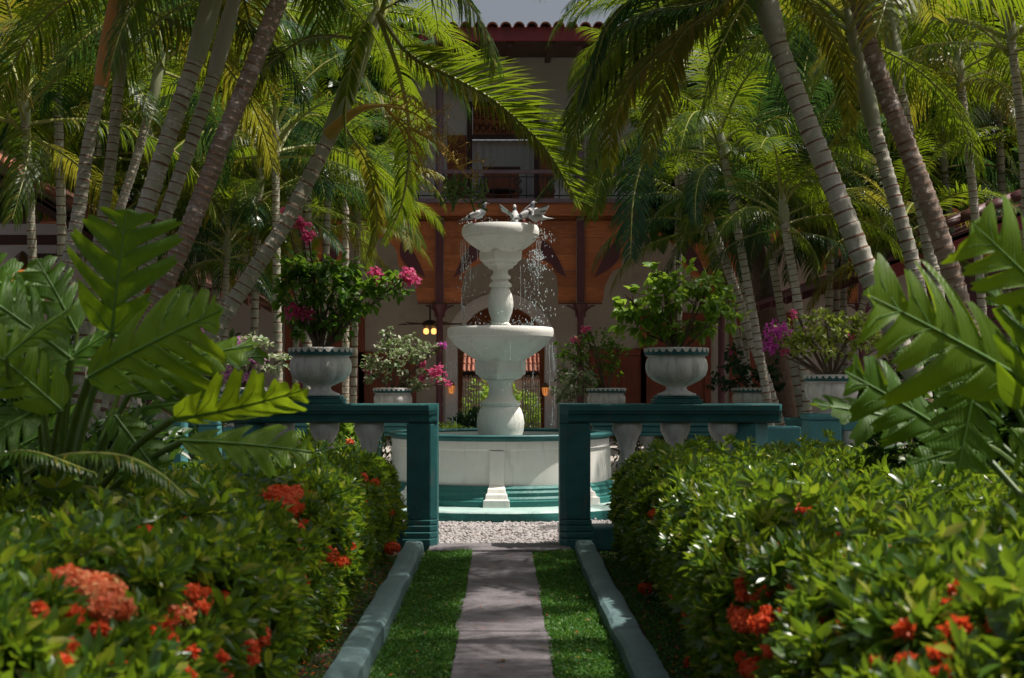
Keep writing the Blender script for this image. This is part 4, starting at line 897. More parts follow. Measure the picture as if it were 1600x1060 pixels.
small += [
 ('rear palm filling the gap right of the leaning palm', [(430, 230), (432, 400), (436, 640)], 15, 14, 1.1, 'shaft', mix),
 ('low spreading rear palm under the leaning crown', [(560, 340), (556, 460), (552, 640)], 21, 11, .85, 'shaft', ('palm', 'palm_yellow')),
 ('rear palm low in front of the red roof at the left', [(355, 400), (352, 480), (350, 640)], 16, 11, .8, 'shaft', ('palm', 'palm_dark')),
 ('rear palm high between the thick pale and brown trunks', [(330, 40), (335, 300), (340, 640)], 20, 14, 1.5, 'shaft', ('palm', 'palm_dark')),
 ('tall rear palm left of the sky gap', [(540, 60), (540, 300), (540, 640)], 24, 12, 1.05, 'shaft', ('palm', 'palm_dark')),
 ('tall rear palm right of the sky gap', [(1060, 90), (1060, 300), (1060, 640)], 23, 12, 1.2, 'shaft', ('palm', 'palm_dark')),
 ('tall rear palm above the small right trunks', [(1130, 60), (1150, 300), (1170, 640)], 21, 13, 1.5, 'shaft', ('palm', 'palm_yellow')),
 ('rear palm behind the thickest right trunk', [(1230, 190), (1240, 400), (1250, 640)], 22, 11, 1.4, 'shaft', ('palm_dark', 'palm')),
 ('rear palm seen between the right trunks', [(1385, 250), (1390, 400), (1395, 640)], 22, 12, 1.4, 'shaft', ('palm', 'palm_dark')),
 ('very tall rear palm behind the right trunks', [(1420, 20), (1430, 300), (1440, 640)], 20, 14, 1.5, 'shaft', ('palm', 'palm_dark')),
 ('tall rear palm by the right edge', [(1560, 180), (1570, 400), (1580, 640)], 19, 14, 1.4, 'shaft', ('palm_yellow', 'palm')),
 ('far left rear palm over the wing roof', [(-30, 120), (-20, 400), (-10, 640)], 16, 15, 1.3, 'shaft', ('palm_dark', 'palm')),
 ('rear palm over the left wing roof', [(150, 180), (160, 400), (165, 640)], 19, 13, 1.4, 'shaft', ('palm_dark', 'palm')),
]
for i, (lb, tp, Yp, wp, fl, sh, kd) in enumerate(small):
    palm(lb, tp, Yp, Yp, wp, .3, 16, fl, kd, 'trunk_pale' if i < 8 else 'trunk', sh, GS, 20+i, spacing=.075 if Yp < 18 else .10)
for lb, pts_, sd_ in (('added palm out of view past the right edge, placed to shade the path', [(2.0, 7.2, 4.7), (2.75, 7.0, 3.3), (3.2, 6.8, 1.6), (3.4, 6.7, 0)], 61), ('added palm out of view nearest the camera, placed to shade the path', [(1.7, 5.3, 4.6), (2.4, 5.1, 3.0), (2.8, 5.0, 1.4), (2.9, 4.9, 0)], 62)):  # palms added beyond the frame, crowns overhead to dapple the path
    palm(lb, [(VX+F*x/y, VY-F*(z-H)/y) for x, y, z in pts_], pts_[-1][1], pts_[0][1], 50, .7, 14, 1.05, mix, 'trunk', 'shaft', GR, sd_, elev=[0, 1, 2, 3, 7, 4])
# long arching fronds that reach over the fountain
def hero(parent, pts, ll=.6, droop=.9, mat='palm', n=56, seed=0, V0=.1, width=.024, sides=(1, -1)):
    w_ = [P(*p)-parent.location for p in pts]; me = frond(pts=w_, ll=ll*.82, droop=droop*.8, n=int(n*1.35), seed=seed, mat=mat, V0=V0, width=width, sides=sides)
    o = bpy.data.objects.new('frond', me); link(o, parent); return o
hero(T7, [(590, 20, 10.2), (640, 85, 10.3), (705, 120, 10.4), (775, 160, 10.5), (850, 230, 10.6), (900, 312, 10.7)], .58, .3, 'palm', 84, 1, .75, .026)
hero(T7, [(590, 20, 10.2), (640, 87, 10.32), (705, 122, 10.42), (775, 162, 10.52), (850, 232, 10.62), (895, 306, 10.7)], .27, 1.5, 'palm_yellow', 62, 2, .0, .022)
hero(T7, [(588, 10, 10.2), (560, 60, 10.0), (540, 160, 9.9), (545, 270, 9.9)], .34, 1.2, 'palm', 46, 3)
hero(T7, [(590, 20, 10.2), (625, 120, 10.6), (640, 210, 11.2), (630, 310, 11.6), (600, 380, 11.8)], .26, 1.1, 'palm', 46, 4)
hero(T7, [(560, 60, 10.3), (480, 60, 10.5), (400, 120, 10.8), (350, 210, 11)], .36, .9, 'palm', 50, 5)
hero(T7, [(540, 200, 10.6), (575, 260, 10.9), (590, 340, 11.1), (575, 400, 11.2)], .30, 1.4, 'palm_yellow', 44, 6)
hero(T7, [(590, 20, 10.2), (650, -10, 10.2), (710, -20, 10.2), (750, 20, 10.3)], .30, 1.2, 'palm_dark', 40, 7)
R1 = [o for o in bpy.data.objects if o.get('label', '').startswith('thickest right palm')][0]
hero(R1, [(1190, -40, 9.3), (1100, 5, 9.3), (1010, 20, 9.4), (940, 70, 9.5), (905, 170, 9.6)], .34, 1.2, 'palm_dark', 56, 8, 0)
hero(R1, [(1190, -40, 9.3), (1120, 10, 9.5), (1060, 60, 9.7), (1030, 150, 9.9), (1010, 250, 10)], .46, 1.0, 'palm_yellow', 52, 9, 0)
hero(R1, [(1195, -40, 9.3), (1160, 10, 9.1), (1120, 90, 9.0), (1090, 190, 9.0)], .5, 1.0, 'palm', 52, 10, 0)
hero(R1, [(1195, -40, 9.3), (1080, -30, 9.2), (1000, -10, 9.2), (950, 40, 9.3), (930, 100, 9.4)], .3, 1.2, 'palm_dark', 50, 11, 0)
hero(R1, [(1195, -40, 9.3), (1260, 0, 9.5), (1310, 80, 9.7), (1330, 200, 9.9)], .38, 1.0, 'palm_yellow', 50, 12, 0)
hero(R1, [(1190, -40, 9.3), (1060, 5, 9.6), (965, 70, 9.9), (915, 150, 10.1), (888, 250, 10.2)], .36, .9, 'palm', 60, 21, .15)
hero(R1, [(1190, -40, 9.3), (1100, 30, 9.8), (1000, 110, 10.2), (960, 190, 10.4), (950, 260, 10.5)], .36, .9, 'palm_yellow', 54, 22, .15)
hero(R1, [(1190, -40, 9.3), (1110, -10, 9.8), (1010, 70, 10.2), (950, 150, 10.5), (925, 270, 10.6)], .42, .8, 'palm', 54, 13, 0)
S7 = [o for o in bpy.data.objects if o.get('label', '').startswith('small palm whose crown')][0]
hero(S7, [(1045, 190, 16.5), (1000, 170, 16.3), (940, 185, 16.0), (895, 225, 15.8)], .5, 1.0, 'palm', 48, 14, .2)
hero(S7, [(1045, 190, 16.5), (1000, 200, 16.3), (950, 250, 16.0), (925, 340, 15.8)], .55, .8, 'palm', 48, 15, .1)
hero(S7, [(1048, 200, 16.5), (1010, 240, 16.0), (990, 310, 15.6), (985, 400, 15.4)], .5, .8, 'palm_dark', 48, 16, .1)
# orange fruit stalk with hanging green strings
m = MB(); m2 = MB()
bs = P(512, 212, 10.2); en = P(600, 165, 10.2)
m.tube(smooth_pts([bs, P(540, 185, 10.15), P(570, 168, 10.15), en], 10), [.05, .045, .04, .036, .032, .028, .024, .02, .016, .012], 8)
rr = random.Random(5)
def branch(a, b_, r, depth):
    mid = a.lerp(b_, .5)+Vector((rr.uniform(-.05, .05), rr.uniform(-.05, .05), .06)); pts = smooth_pts([a, mid, b_], 7)
    m.tube(pts, [r*(1-.7*i/6) for i in range(7)], 5)
    if depth > 0:
        for i in range(6):
            q = pts[1+i % 6]; ln = (b_-a).length; e = q+((b_-a).normalized()*.7+Vector((rr.uniform(-.8, .8), rr.uniform(-.7, .7), rr.uniform(-.55, .45))))*ln*.32
            branch(q, e, r*.55, depth-1)
for tp in ((640, 190), (690, 215), (700, 255), (735, 280), (650, 260), (670, 300)):
    branch(en if tp[0] < 700 else P(640, 200, 10.4), P(tp[0], tp[1], 10.5+rr.uniform(-.3, .3)), .011, 2)
m.build('fruit_stalk', 'inflo', T7, smooth=True)
for k in range(26):
    px = rr.uniform(695, 762); py = rr.uniform(268, 290); ln = rr.uniform(15, 48); a = P(px, py, 10.6+rr.uniform(-.15, .15)); pts = [a+Vector((rr.uniform(-.01, .01)*i, rr.uniform(-.01, .01)*i, -ln*10.6/F*i/6)) for i in range(7)]
    m2.tube(pts, [.007 if i % 2 else .011 for i in range(7)], 5)
m2.build('seed_strings', 'seeds', T7, smooth=True, kind='stuff')

# ------------------------------------------------------------------ philodendrons and fern
def philo_leaf(parent, base, tip, width, nl=6, facing=(0, -1, .3), mat='philo', seed=0, stalk=None, droop=.15, foldv=.18):
    """base, tip (px,py,Y); lobed blade whose upper side looks along facing"""
    r = random.Random(seed); B = P(*base); T = P(*tip); width *= .9; ax = T-B; L = ax.length; ax.normalize()
    n_ = Vector(facing); n_ = (n_-ax*n_.dot(ax)).normalized(); sd_ = ax.cross(n_); Wd = width*L; N = 110; C = 5
    vs = []
    jit = [[r.uniform(.72, 1.18) for _ in range(nl+2)] for _ in (0, 1)]; ph = [r.uniform(-.12, .12), r.uniform(-.12, .12)]
    def env(u): return (u/.16)**.5*.8 if u < .16 else (.8+.2*math.sin((u-.16)/.25*PI/2) if u < .41 else (max(0, math.cos((u-.41)/.59*PI/2)))**.62)
    rows = []
    for i in range(N+1):
        u = i/N; row = []
        for s_ in (0, 1):
            q = u*nl+ph[s_]+.22*math.sin(u*5+seed+s_*2); k = int(max(0, q)) ; p_ = q-math.floor(q)
            sn = max(0, math.sin(PI*p_)); lobe = min(1, sn/.66); lobe = (lobe*lobe*(3-2*lobe))**.9
            sec = .88+.12*math.sin(PI*min(1, max(0, p_*1.1)))+.05*math.sin(PI*p_*5+k)
            depth_ = .78 if u < .88 else .3
            wv = Wd*env(u)*((1-depth_)+depth_*lobe*sec)*jit[s_][min(k, nl)]
            if u > .93: wv = Wd*env(u)*.6
            row.append(wv)
        rows.append(row)
    for i in range(N+1):
        u = i/N
        for s_ in (0, 1):
            sg = 1 if s_ else -1
            for c_ in range(C):
                f = c_/(C-1) if not (c_ == 0) else 0
                wv = rows[i][s_]*f; fwd = wv*(.95-.45*u)*(.9 if u > .12 else -.3+1.2*u/.12)
                if u+fwd/L > 1.0 and u < .9: fwd *= .8
                zz_ = foldv*wv-droop*L*u*u-.55*wv*wv/max(Wd, .01)+.03*L*math.sin(u*4+seed*1.7+sg)*f*f+.012*L*math.sin(u*nl*2*PI+c_)*f+.01*L*math.sin(u*9+sg)*f
                vs.append(B+ax*(u*L+fwd)+sd_*sg*wv+n_*zz_)
    W2 = 2*C; fs = []
    for i in range(N):
        for s_ in (0, 1):
            for c_ in range(C-1):
                a = i*W2+s_*C+c_; q = (a, a+1, a+1+W2, a+W2); fs.append(q if s_ else q[::-1])
    lf = MB(); lf.add(vs, fs); o = lf.build('leaf', mat, parent, smooth=True, ang=60)
    # pale midrib and side veins
    m = MB(); mid = [B+ax*(u*L)+n_*(-droop*L*u*u+.004) for u in [i/12 for i in range(13)]]
    m.tube(mid, [.008*(1-.85*i/12)*L/.6+.001 for i in range(13)], 6)
    for k in range(nl):
        for s_ in (0, 1):
            u = max(0.02, (k+.5-ph[s_])/nl); i = min(N, int(u*N)); u0 = max(0, u-.10)
            if u > .95: continue
            e = Vector(vs[i*W2+s_*C+C-1]); s0 = B+ax*(u0*L)+n_*(-droop*L*u0*u0+.004); e2 = s0.lerp(e, .86); md = Vector(vs[i*W2+s_*C+2])+n_*.003
            m.tube([s0, md.lerp(s0.lerp(e2, .5), .3)+n_*.001, e2], [.003*L/.6, .0018*L/.6, .0006], 5)
    m.build('veins', 'vein', o, smooth=True)
    if stalk:
        m = MB(); S0 = P(*stalk); mid = S0.lerp(B, .55)+Vector((0, 0, .08*L)); m.tube(smooth_pts([S0, mid, B], 10), [.016*L/.6]*10, 8); m.build('leaf_stalk', 'stalk', parent, smooth=True)
    return o
pl = thing('philodendron', 'large split-leaved philodendron rising behind the left hedge', 'philodendron', (X(90, 5.4), 5.4, 0))
st = (70, 820, 5.4)
for k, a in enumerate([
    ((175, 520, 5.3), (195, 330, 5.2), .52, 5, (.15, -1, .35), 'philo', (110, 760, 5.4)),
    ((140, 590, 5.1), (335, 475, 5.0), .42, 6, (-.1, -1, .55), 'philo_bright', (90, 780, 5.4)),
    ((110, 560, 5.2), (-70, 420, 5.1), .42, 6, (0, -.8, .7), 'philo', (90, 780, 5.4)),
    ((60, 640, 5.0), (-60, 700, 4.8), .5, 5, (.2, -.8, .8), 'philo', (70, 800, 5.4)),
    ((95, 640, 5.0), (-40, 520, 4.9), .46, 6, (.0, -.9, .5), 'philo_bright', (70, 800, 5.4)),
    ((150, 600, 5.5), (400, 520, 5.6), .26, 6, (0, -.7, .8), 'philo_bright', (110, 760, 5.4)),
    ((270, 655, 5.0), (480, 625, 4.9), .34, 6, (.1, -.6, -.9), 'philo_bright', (130, 800, 5.4)),
    ((285, 690, 5.2), (490, 695, 5.2), .32, 5, (.1, -.8, .7), 'philo_bright', (120, 820, 5.4)),
    ((200, 620, 5.6), (330, 590, 5.7), .35, 5, (.1, -.7, .8), 'philo', (120, 800, 5.5)),
    ((60, 520, 5.6), (-30, 400, 5.8), .42, 5, (.2, -1, .3), 'philo', (80, 800, 5.5)),
    ((230, 570, 5.8), (420, 545, 6.0), .20, 5, (.1, -.7, .7), 'philo', (120, 800, 5.5)),
    ((30, 700, 5.6), (130, 640, 5.5), .4, 5, (.1, -.7, .7), 'philo', (60, 820, 5.5)),
    ((180, 650, 5.3), (250, 740, 5.2), .42, 5, (.1, -.8, .6), 'philo', (120, 800, 5.4)),
    ((210, 560, 5.7), (290, 440, 5.8), .40, 5, (-.4, -.8, .5), 'philo', (120, 800, 5.5)),
    ((120, 520, 5.5), (60, 400, 5.5), .40, 5, (.5, -.8, .3), 'philo', (90, 800, 5.5)),
    ((60, 600, 5.4), (180, 500, 5.5), .36, 5, (-.3, -.6, .8), 'philo', (90, 800, 5.5)),
    ((10, 560, 4.9), (110, 470, 4.9), .34, 5, (-.2, -.5, .9), 'philo_bright', (40, 800, 5.2)),
    ((220, 640, 5.5), (400, 610, 5.5), .28, 5, (0, -.4, 1), 'philo', (130, 800, 5.4))]):
    b_, t_, w_, nl_, fc_, mt_, s_ = a; philo_leaf(pl, b_, t_, w_, nl_, fc_, mt_, k, s_, droop=.10)
m = MB(); m.tube(smooth_pts([(pl.location.x, 5.4, 0), P(85, 800, 5.4), P(110, 740, 5.4)], 8), .045, 10); m.build('stem', 'stalk', pl, smooth=True)
pr = thing('philodendron', 'large split-leaved philodendron leaning in from the right edge', 'philodendron', (X(1640, 4.6), 4.6, 0))
for k, a in enumerate([
    ((1590, 590, 4.4), (1370, 455, 4.2), .44, 5, (-.1, -1, .45), 'philo_bright', (1640, 760, 4.6)),
    ((1650, 480, 4.3), (1530, 350, 4.2), .52, 4, (-.2, -1, .4), 'philo_bright', (1680, 760, 4.6)),
    ((1530, 560, 4.5), (1500, 730, 4.4), .46, 5, (-.1, -1, .2), 'philo', (1620, 700, 4.6)),
    ((1500, 690, 4.7), (1330, 575, 4.6), .36, 5, (-.1, -.9, .6), 'philo', (1620, 760, 4.7)),
    ((1470, 670, 5.0), (1270, 620, 5.0), .28, 5, (-.1, -.6, .9), 'philo', (1600, 780, 4.8)),
    ((1590, 560, 4.8), (1400, 540, 4.9), .30, 5, (-.1, -.6, .9), 'philo', (1640, 760, 4.8)),
    ((1600, 640, 4.3), (1640, 470, 4.2), .5, 5, (-.3, -1, .3), 'philo', (1640, 760, 4.6)),
    ((1580, 670, 4.4), (1640, 740, 4.3), .5, 4, (-.3, -.9, .5), 'philo_bright', (1640, 800, 4.6)),
    ((1560, 690, 4.9), (1420, 720, 4.9), .35, 5, (-.2, -.8, .6), 'philo', (1640, 800, 4.8)),
    ((1600, 520, 5.2), (1530, 430, 5.3), .20, 4, (-.2, -.8, .6), 'philo', (1660, 760, 4.9)),
    ((1610, 600, 5.2), (1460, 610, 5.3), .35, 5, (-.2, -.8, .6), 'philo', (1660, 760, 4.9))]):
    b_, t_, w_, nl_, fc_, mt_, s_ = a; philo_leaf(pr, b_, t_, w_, nl_, fc_, mt_, 40+k, s_, droop=.08)
m = MB(); m.tube(smooth_pts([(pr.location.x, 4.6, 0), P(1640, 800, 4.6), P(1640, 720, 4.6)], 8), .04, 10); m.build('stem', 'stalk', pr, smooth=True)
# fern
fn = thing('fern', 'arching fern frond above the left hedge', 'fern', (X(20, 5.3), 5.3, 0))
def fern(pts, ll, n_, seed, name='frond'):
    w_ = [P(*p)-fn.location for p in pts]; me = frond(pts=w_, ll=ll, droop=.9, n=n_, seed=seed, mat='palm', V0=.15, width=.02); o = bpy.data.objects.new(name, me); link(o, fn)
fern([(30, 745, 5.2), (100, 712, 5.0), (190, 712, 4.9), (250, 740, 4.85), (290, 775, 4.8)], .26, 60, 60)
fern([(0, 770, 5.2), (-30, 730, 5.0), (40, 705, 4.8), (150, 740, 4.7)], .2, 44, 61)
fern([(20, 790, 5.3), (80, 760, 5.2), (160, 765, 5.1), (215, 790, 5.0)], .2, 44, 62)

# ------------------------------------------------------------------ shrubs filling the beds behind
def shrub(label, px, Y, blobs, mat='shrub', size=.08, tmpl=LEAF, **k):
    return plant('shrub', label, 'shrub', (X(px, Y), Y, 0), Y, blobs, mat, size, tmpl=tmpl, trunk=.02, group=None, **k)
shrub('dark leafy shrub under the left palm clump', 150, 8.2, [(60, 700, 90, 60, 500), (180, 720, 80, 50, 500), (20, 640, 70, 60, 350), (110, 780, 120, 40, 400)], 'shrub', .13)
shrub('low dark shrub between the left posts', 320, 14, [(250, 700, 60, 40, 350), (330, 700, 50, 40, 350), (220, 650, 50, 40, 250)], 'shrub', .10)
shrub('yellow-green bush glowing behind the left post', 220, 15.2, [(210, 690, 36, 22, 400), (185, 700, 26, 20, 200)], 'shrub_lime', .06)
shrub('strap-leaved lime bush seen through the left balusters', 530, 16.0, [(530, 680, 40, 22, 420), (500, 700, 30, 16, 160)], 'shrub_lime', .16, up=.9)
shrub('bush with red tips beyond the left balusters', 540, 14.6, [(540, 715, 50, 24, 500), (600, 715, 30, 24, 240)], 'shrub', .07, flowers=[(545, 690, 7, 12, 'red'), (535, 705, 6, 10, 'red')], fsize=.03)
shrub('lime-leaved plant at the left rim of the fountain', 700, 18.6, [(700, 672, 22, 10, 150), (715, 680, 14, 8, 80)], 'shrub_lime', .09)
shrub('grey-green spiky plant beside the fountain pedestal', 728, 19.4, [(728, 665, 18, 16, 220)], 'boug_dull', .14, up=.6)
shrub('dark bush behind the right balusters', 1000, 19.5, [(1000, 690, 60, 30, 400), (1080, 690, 60, 30, 400), (1180, 690, 60, 26, 300)], 'shrub', .10)
shrub('yellowish bush behind the right post', 1380, 11.2, [(1370, 725, 40, 20, 500), (1420, 735, 36, 20, 300), (1340, 730, 30, 16, 200)], 'boug_var', .05)
shrub('dense dark bush at the far right behind the philodendron', 1560, 7.5, [(1540, 660, 90, 70, 700), (1450, 690, 70, 50, 500), (1600, 600, 60, 70, 400)], 'shrub', .13)
shrub('dark climbing foliage behind the left palm clump', 180, 16.5, [(120, 560, 90, 60, 500), (250, 560, 70, 60, 450), (330, 600, 60, 60, 350)], 'shrub', .14)
shrub('dark foliage behind the right palm clump', 1400, 17, [(1420, 620, 70, 60, 450), (1340, 650, 60, 40, 350), (1500, 560, 60, 70, 400)], 'shrub', .14)

for lb, px, Yt_, bl_ in (
    ('dense dark green tree closing the view behind the left palms', 330, 26.5, [(300, 110, 130, 110, 1500), (430, 180, 130, 110, 1500), (200, 230, 120, 100, 1200), (360, 270, 130, 60, 1100), (540, 90, 90, 80, 900), (560, 250, 70, 80, 800)]),
    ('dense leafy tree over the left wing roof', 40, 24, [(40, 60, 130, 110, 1500), (-30, 200, 120, 100, 1000), (130, 170, 120, 90, 1100)]),
    ('dense green tree closing the view behind the right palms', 1240, 26.5, [(1150, 130, 110, 100, 1300), (1280, 110, 120, 110, 1500), (1240, 270, 130, 80, 1200), (1060, 150, 60, 80, 600), (1060, 300, 60, 60, 500)]),
    ('broad leafy tree over the right wing roof', 1500, 24, [(1430, 120, 110, 110, 1400), (1550, 60, 120, 90, 1200), (1540, 210, 120, 100, 1300), (1400, 260, 90, 80, 900)])):
    t = thing('tree', lb, 'tree', (X(px, Yt_), Yt_, 0), 'leafy trees behind the palms')
    v_, f_ = blob_leaves(bl_, Yt_, .30, BROAD); np_mesh('crown', v_, f_, 'shrub', t, kind='stuff'); m = MB()
    c0 = P(bl_[0][0], bl_[0][1]+120, Yt_); m.tube(smooth_pts([t.location, t.location.lerp(c0, .6), c0], 9), [.28-.014*i for i in range(9)], 10)
    for b_ in bl_: m.tube(smooth_pts([t.location.lerp(c0, .75), c0.lerp(P(b_[0], b_[1], Yt_), .5)+Vector((0, 0, .2)), P(b_[0], b_[1], Yt_)], 8), [.11-.012*i for i in range(8)], 6)
    m.build('trunk', 'bark', t, smooth=True)

# ------------------------------------------------------------------ main building
YC = 30.0
bl = thing('hotel_building', 'two-storey house with wooden moorish arches and a balcony behind the fountain', 'building', (0, YC, 0))
def strip(m, xs, lo, hi, y0, y1, mi=0):
    """solid between lo(x) and hi(x) over the sample xs"""
    vs = []
    for x in xs:
        a, b_ = lo(x), hi(x); vs += [(x, y0, a), (x, y0, b_), (x, y1, b_), (x, y1, a)]
    n_ = len(xs); fs = [(0, 3, 2, 1), (4*n_-4, 4*n_-3, 4*n_-2, 4*n_-1)]
    for i in range(n_-1):
        for k in range(4): fs.append((4*i+k, 4*i+(k+1) % 4, 4*i+4+(k+1) % 4, 4*i+4+k))
    m.add(vs, fs, mi)
colpx = [27, 247, 467, 687, 907, 1127, 1347, 1567]
sc_ = YC/F
def bay_low(px, j):
    """lower edge (py) of the wooden arch panel in bay j at px"""
    a, b_ = colpx[j], colpx[j+1]; cx = (a+b_)/2; d = abs(px-cx); half = (b_-a)/2
    foot = 35
    if d > half-foot: return 474
    if j == 3:
        r = half-foot; return 442-math.sqrt(max(0, r*r-d*d))*.52 if d < r-1 else 474
    r1 = half-foot
    if d > 44: # lower side lobe
        t = (d-44)/(r1-44); return 418+56*max(0, 1-math.sqrt(max(0, 1-t*t)))
    return 404-math.sqrt(max(0, 44*44-d*d))*.82
zp = [Z(345, YC)-.0]+[Z(345+26*k, YC) for k in range(1, 6)]
zp = [Z(p_, YC) for p_ in (345, 371, 397, 423, 449, 474)]
for j in range(7):
    x0, x1 = X(colpx[j], YC)+.09, X(colpx[j+1], YC)-.09
    ap = MB(); xs = list(np.linspace(x0, x1, 60)); ap.box(x0, x1, YC+.06, YC+.10, zp[0], zp[0]+.25); apo = ap.build('arch_panel', 'wood', bl)
    for k in range(5):
        hi, lo = zp[k]-.008, zp[k+1]+.0
        run = []; segs = []
        for x in list(np.linspace(x0, x1, 81)):
            zb = Z(bay_low(x/YC*F+VX, j), YC)
            if zb < hi-.01: run.append((x, max(lo, zb)))
            else:
                if len(run) > 1: segs.append(run)
                run = []
        if len(run) > 1: segs.append(run)
        for sg in segs:
            m = MB(); d_ = dict(sg); strip(m, [q[0] for q in sg], lambda x: d_[x], lambda x: hi, YC+.0, YC+.06+.004*((k+j) % 2)); m.build('plank', 'wood', apo)
    # dark curved insets standing proud in the spandrels
    cx = (colpx[j]+colpx[j+1])/2
    for sg in (-1, 1):
        m = MB(); vs = []; N = 12
        for i in range(N):
            t = i/(N-1); ox = cx+sg*(50+38*t**1.0); oy = 376+58*t**1.7
            ix = cx+sg*(50+38*t**.9-20*math.sin(PI*t)*(1-t*.3)-0); iy = 376+58*t**1.1+6*math.sin(PI*t)
            vs += [(X(ox, YC), YC-.02, Z(oy, YC)), (X(ix, YC), YC-.02, Z(min(iy, bay_low(ix, j)-8), YC))]
        n_ = len(vs); vs2 = vs+[(a, YC-.001, c_) for a, b_, c_ in vs]
        fs = [(2*i, 2*i+1, 2*i+3, 2*i+2) for i in range(N-1)]+[(2*i, 2*i+2, n_+2*i+2, n_+2*i) for i in range(N-1)]+[(2*i+1, n_+2*i+1, n_+2*i+3, 2*i+3) for i in range(N-1)]
        m.add(vs2, fs); m.build('spandrel_inset', 'maroon', apo)
for j, cp in enumerate(colpx):
    x = X(cp, YC); m = MB(); m.lathe([(.11, 0), (.11, .3), (.075, .33), (.07, Z(500, YC)), (.075, Z(495, YC)), (.07, Z(490, YC)), (.10, Z(484, YC)), (.16, Z(478, YC)), (.16, Z(475.5, YC))], 16, (x, YC-.02)); co = m.build('column', 'maroon', bl, smooth=True, ang=40)
    m = MB(); m.box(x-.46, x+.46, YC-.05, YC+.12, Z(475.3, YC), Z(474.2, YC)+.002); m.build('capital_board', 'wood_dark', co)
    m = MB(); m.box(x-.08, x+.08, YC-.09, YC-.005, Z(474, YC)+.01, Z(345, YC)-.002); m.build('pilaster', 'maroon', co)
    for sg in (-1, 1):   # little curled brackets
        m = MB(); m.tube(smooth_pts([(x+sg*.08, YC-.02, Z(496, YC)), (x+sg*.10, YC-.02, Z(486, YC)), (x+sg*.22, YC-.02, Z(479, YC)), (x+sg*.30, YC-.02, Z(478, YC))], 8), [.03, .03, .028, .026, .024, .02, .018, .014], 6); m.build('bracket', 'maroon', co, smooth=True)
xl, xr = X(-120, YC), X(1720, YC)
m = MB(); m.box(xl, xr, YC-.14, YC+.3, Z(338, YC), Z(319, YC)); m.build('fascia_beam', 'wood', bl, bevel=.01)
m = MB(); m.box(xl, xr, YC-.02, YC+.3, Z(345, YC)+.26, Z(338, YC)-.003); m.build('dark_beam', 'wood_dark', bl)  # dark wood beam set back from the fascia face
m = MB(); m.box(xl, xr, YC-.18, YC+.35, Z(319, YC)+.003, Z(312, YC)); m.build('balcony_edge', 'mauve', bl, bevel=.01)
m = MB(); m.box(xl, xr, YC+.352, YC+4.0, Z(338, YC), Z(316, YC)); m.build('balcony_floor', 'paving', bl)
for j in range(7):
    x0, x1 = X(colpx[j], YC)+.1, X(colpx[j+1], YC)-.1
    rl = MB(); zt, zb = Z(268, YC), Z(306, YC); rl.box(x0, x1, YC-.05, YC+.03, zt-.05, zt+.03); ra = rl.build('railing', 'mauve', bl, bevel=.01)
    m = MB(); m.tube([(x0, YC-.01, zb), (x1, YC-.01, zb)], .014, 6); m.tube([(x0, YC-.01, zt-.12), (x1, YC-.01, zt-.12)], .012, 6)
    n_ = 8
    for i in range(n_+1):
        x = x0+(x1-x0)*i/n_; m.tube([(x, YC-.01, zt-.05), (x, YC-.01, zb-.06)], .011, 5)
    m.build('baluster_bars', 'iron', ra)
    for i in range(n_):
        if i % 2: continue
        xa = x0+(x1-x0)*i/n_; wv = (x1-x0)/n_; m = MB()
        for (cz, rr_, sg) in ((zt-.22, .085, 1), (zb+.085, .07, -1)):
            pts = []
            for q in range(22):
                a = q/21*PI*2.6; r_ = rr_*(1-.7*q/21); pts.append((xa+wv/2+sg*(r_*math.cos(a)-.02), YC-.01, cz+r_*math.sin(a)))
            m.tube(pts, .018, 5)
        m.tube(smooth_pts([(xa+wv/2+.06, YC-.01, zt-.22), (xa+wv*.5, YC-.01, (zt+zb)/2-.02), (xa+wv/2-.08, YC-.01, zb+.08)], 8), .011, 5)
        m.build('scroll', 'iron', ra)
    m = MB(); x = X(colpx[j], YC); m.lathe([(.10, Z(312, YC)+.002), (.10, 5.3), (.085, 5.35), (.08, Z(80, YC)), (.12, Z(72, YC))], 14, (x, YC)); m.build('upper_column', 'mauve', bl, smooth=True)
# lower loggia wall with the arched passage
YW = 32.4
def wl(px, py): return (X(px, YW), Z(py, YW))
ocx, orad, ospr = 783, 68, 545
def arch_lo(r, spr):
    def f(x):
        d = abs(x/YW*F+VX-ocx); return Z(spr-math.sqrt(max(0, r*r-d*d)), YW) if d < r-.01 else 0.0
    return f
xa, xb = X(ocx-orad, YW), X(ocx+orad, YW)
m = MB(); m.box(X(-150, YW), xa, YW, YW+.35, 0, Z(338, YC)-.01); m.box(xb, X(1750, YW), YW, YW+.35, 0, Z(338, YC)-.01)
xs = [xa]+[xa+(xb-xa)*(1-math.cos(PI*i/40))/2 for i in range(1, 40)]+[xb]
strip(m, xs, lambda x: Z(ospr-math.sqrt(max(0, orad**2-(x/YW*F+VX-ocx)**2)), YW), lambda x: Z(338, YC)-.01, YW, YW+.35)
m.build('rear_wall', 'wall', bl)
m = MB(); N = 36; vs = []
for r_, yy in ((87, YW-.001), (87, YW-.05), (71, YW-.05), (68.2, YW-.03), (68.2, YW-.001)):
    vs += [(X(ocx+r_, YW), yy, 0)]+[(X(ocx+r_*math.cos(PI*i/N), YW), yy, Z(ospr-r_*math.sin(PI*i/N), YW)) for i in range(N+1)]+[(X(ocx-r_, YW), yy, 0)]
k = N+3; m.add(vs, [(a*k+i, a*k+i+1, (a+1)*k+i+1, (a+1)*k+i) for a in range(4) for i in range(k-1)]); m.build('arch_moulding', 'wall_up', bl, smooth=True, ang=40)
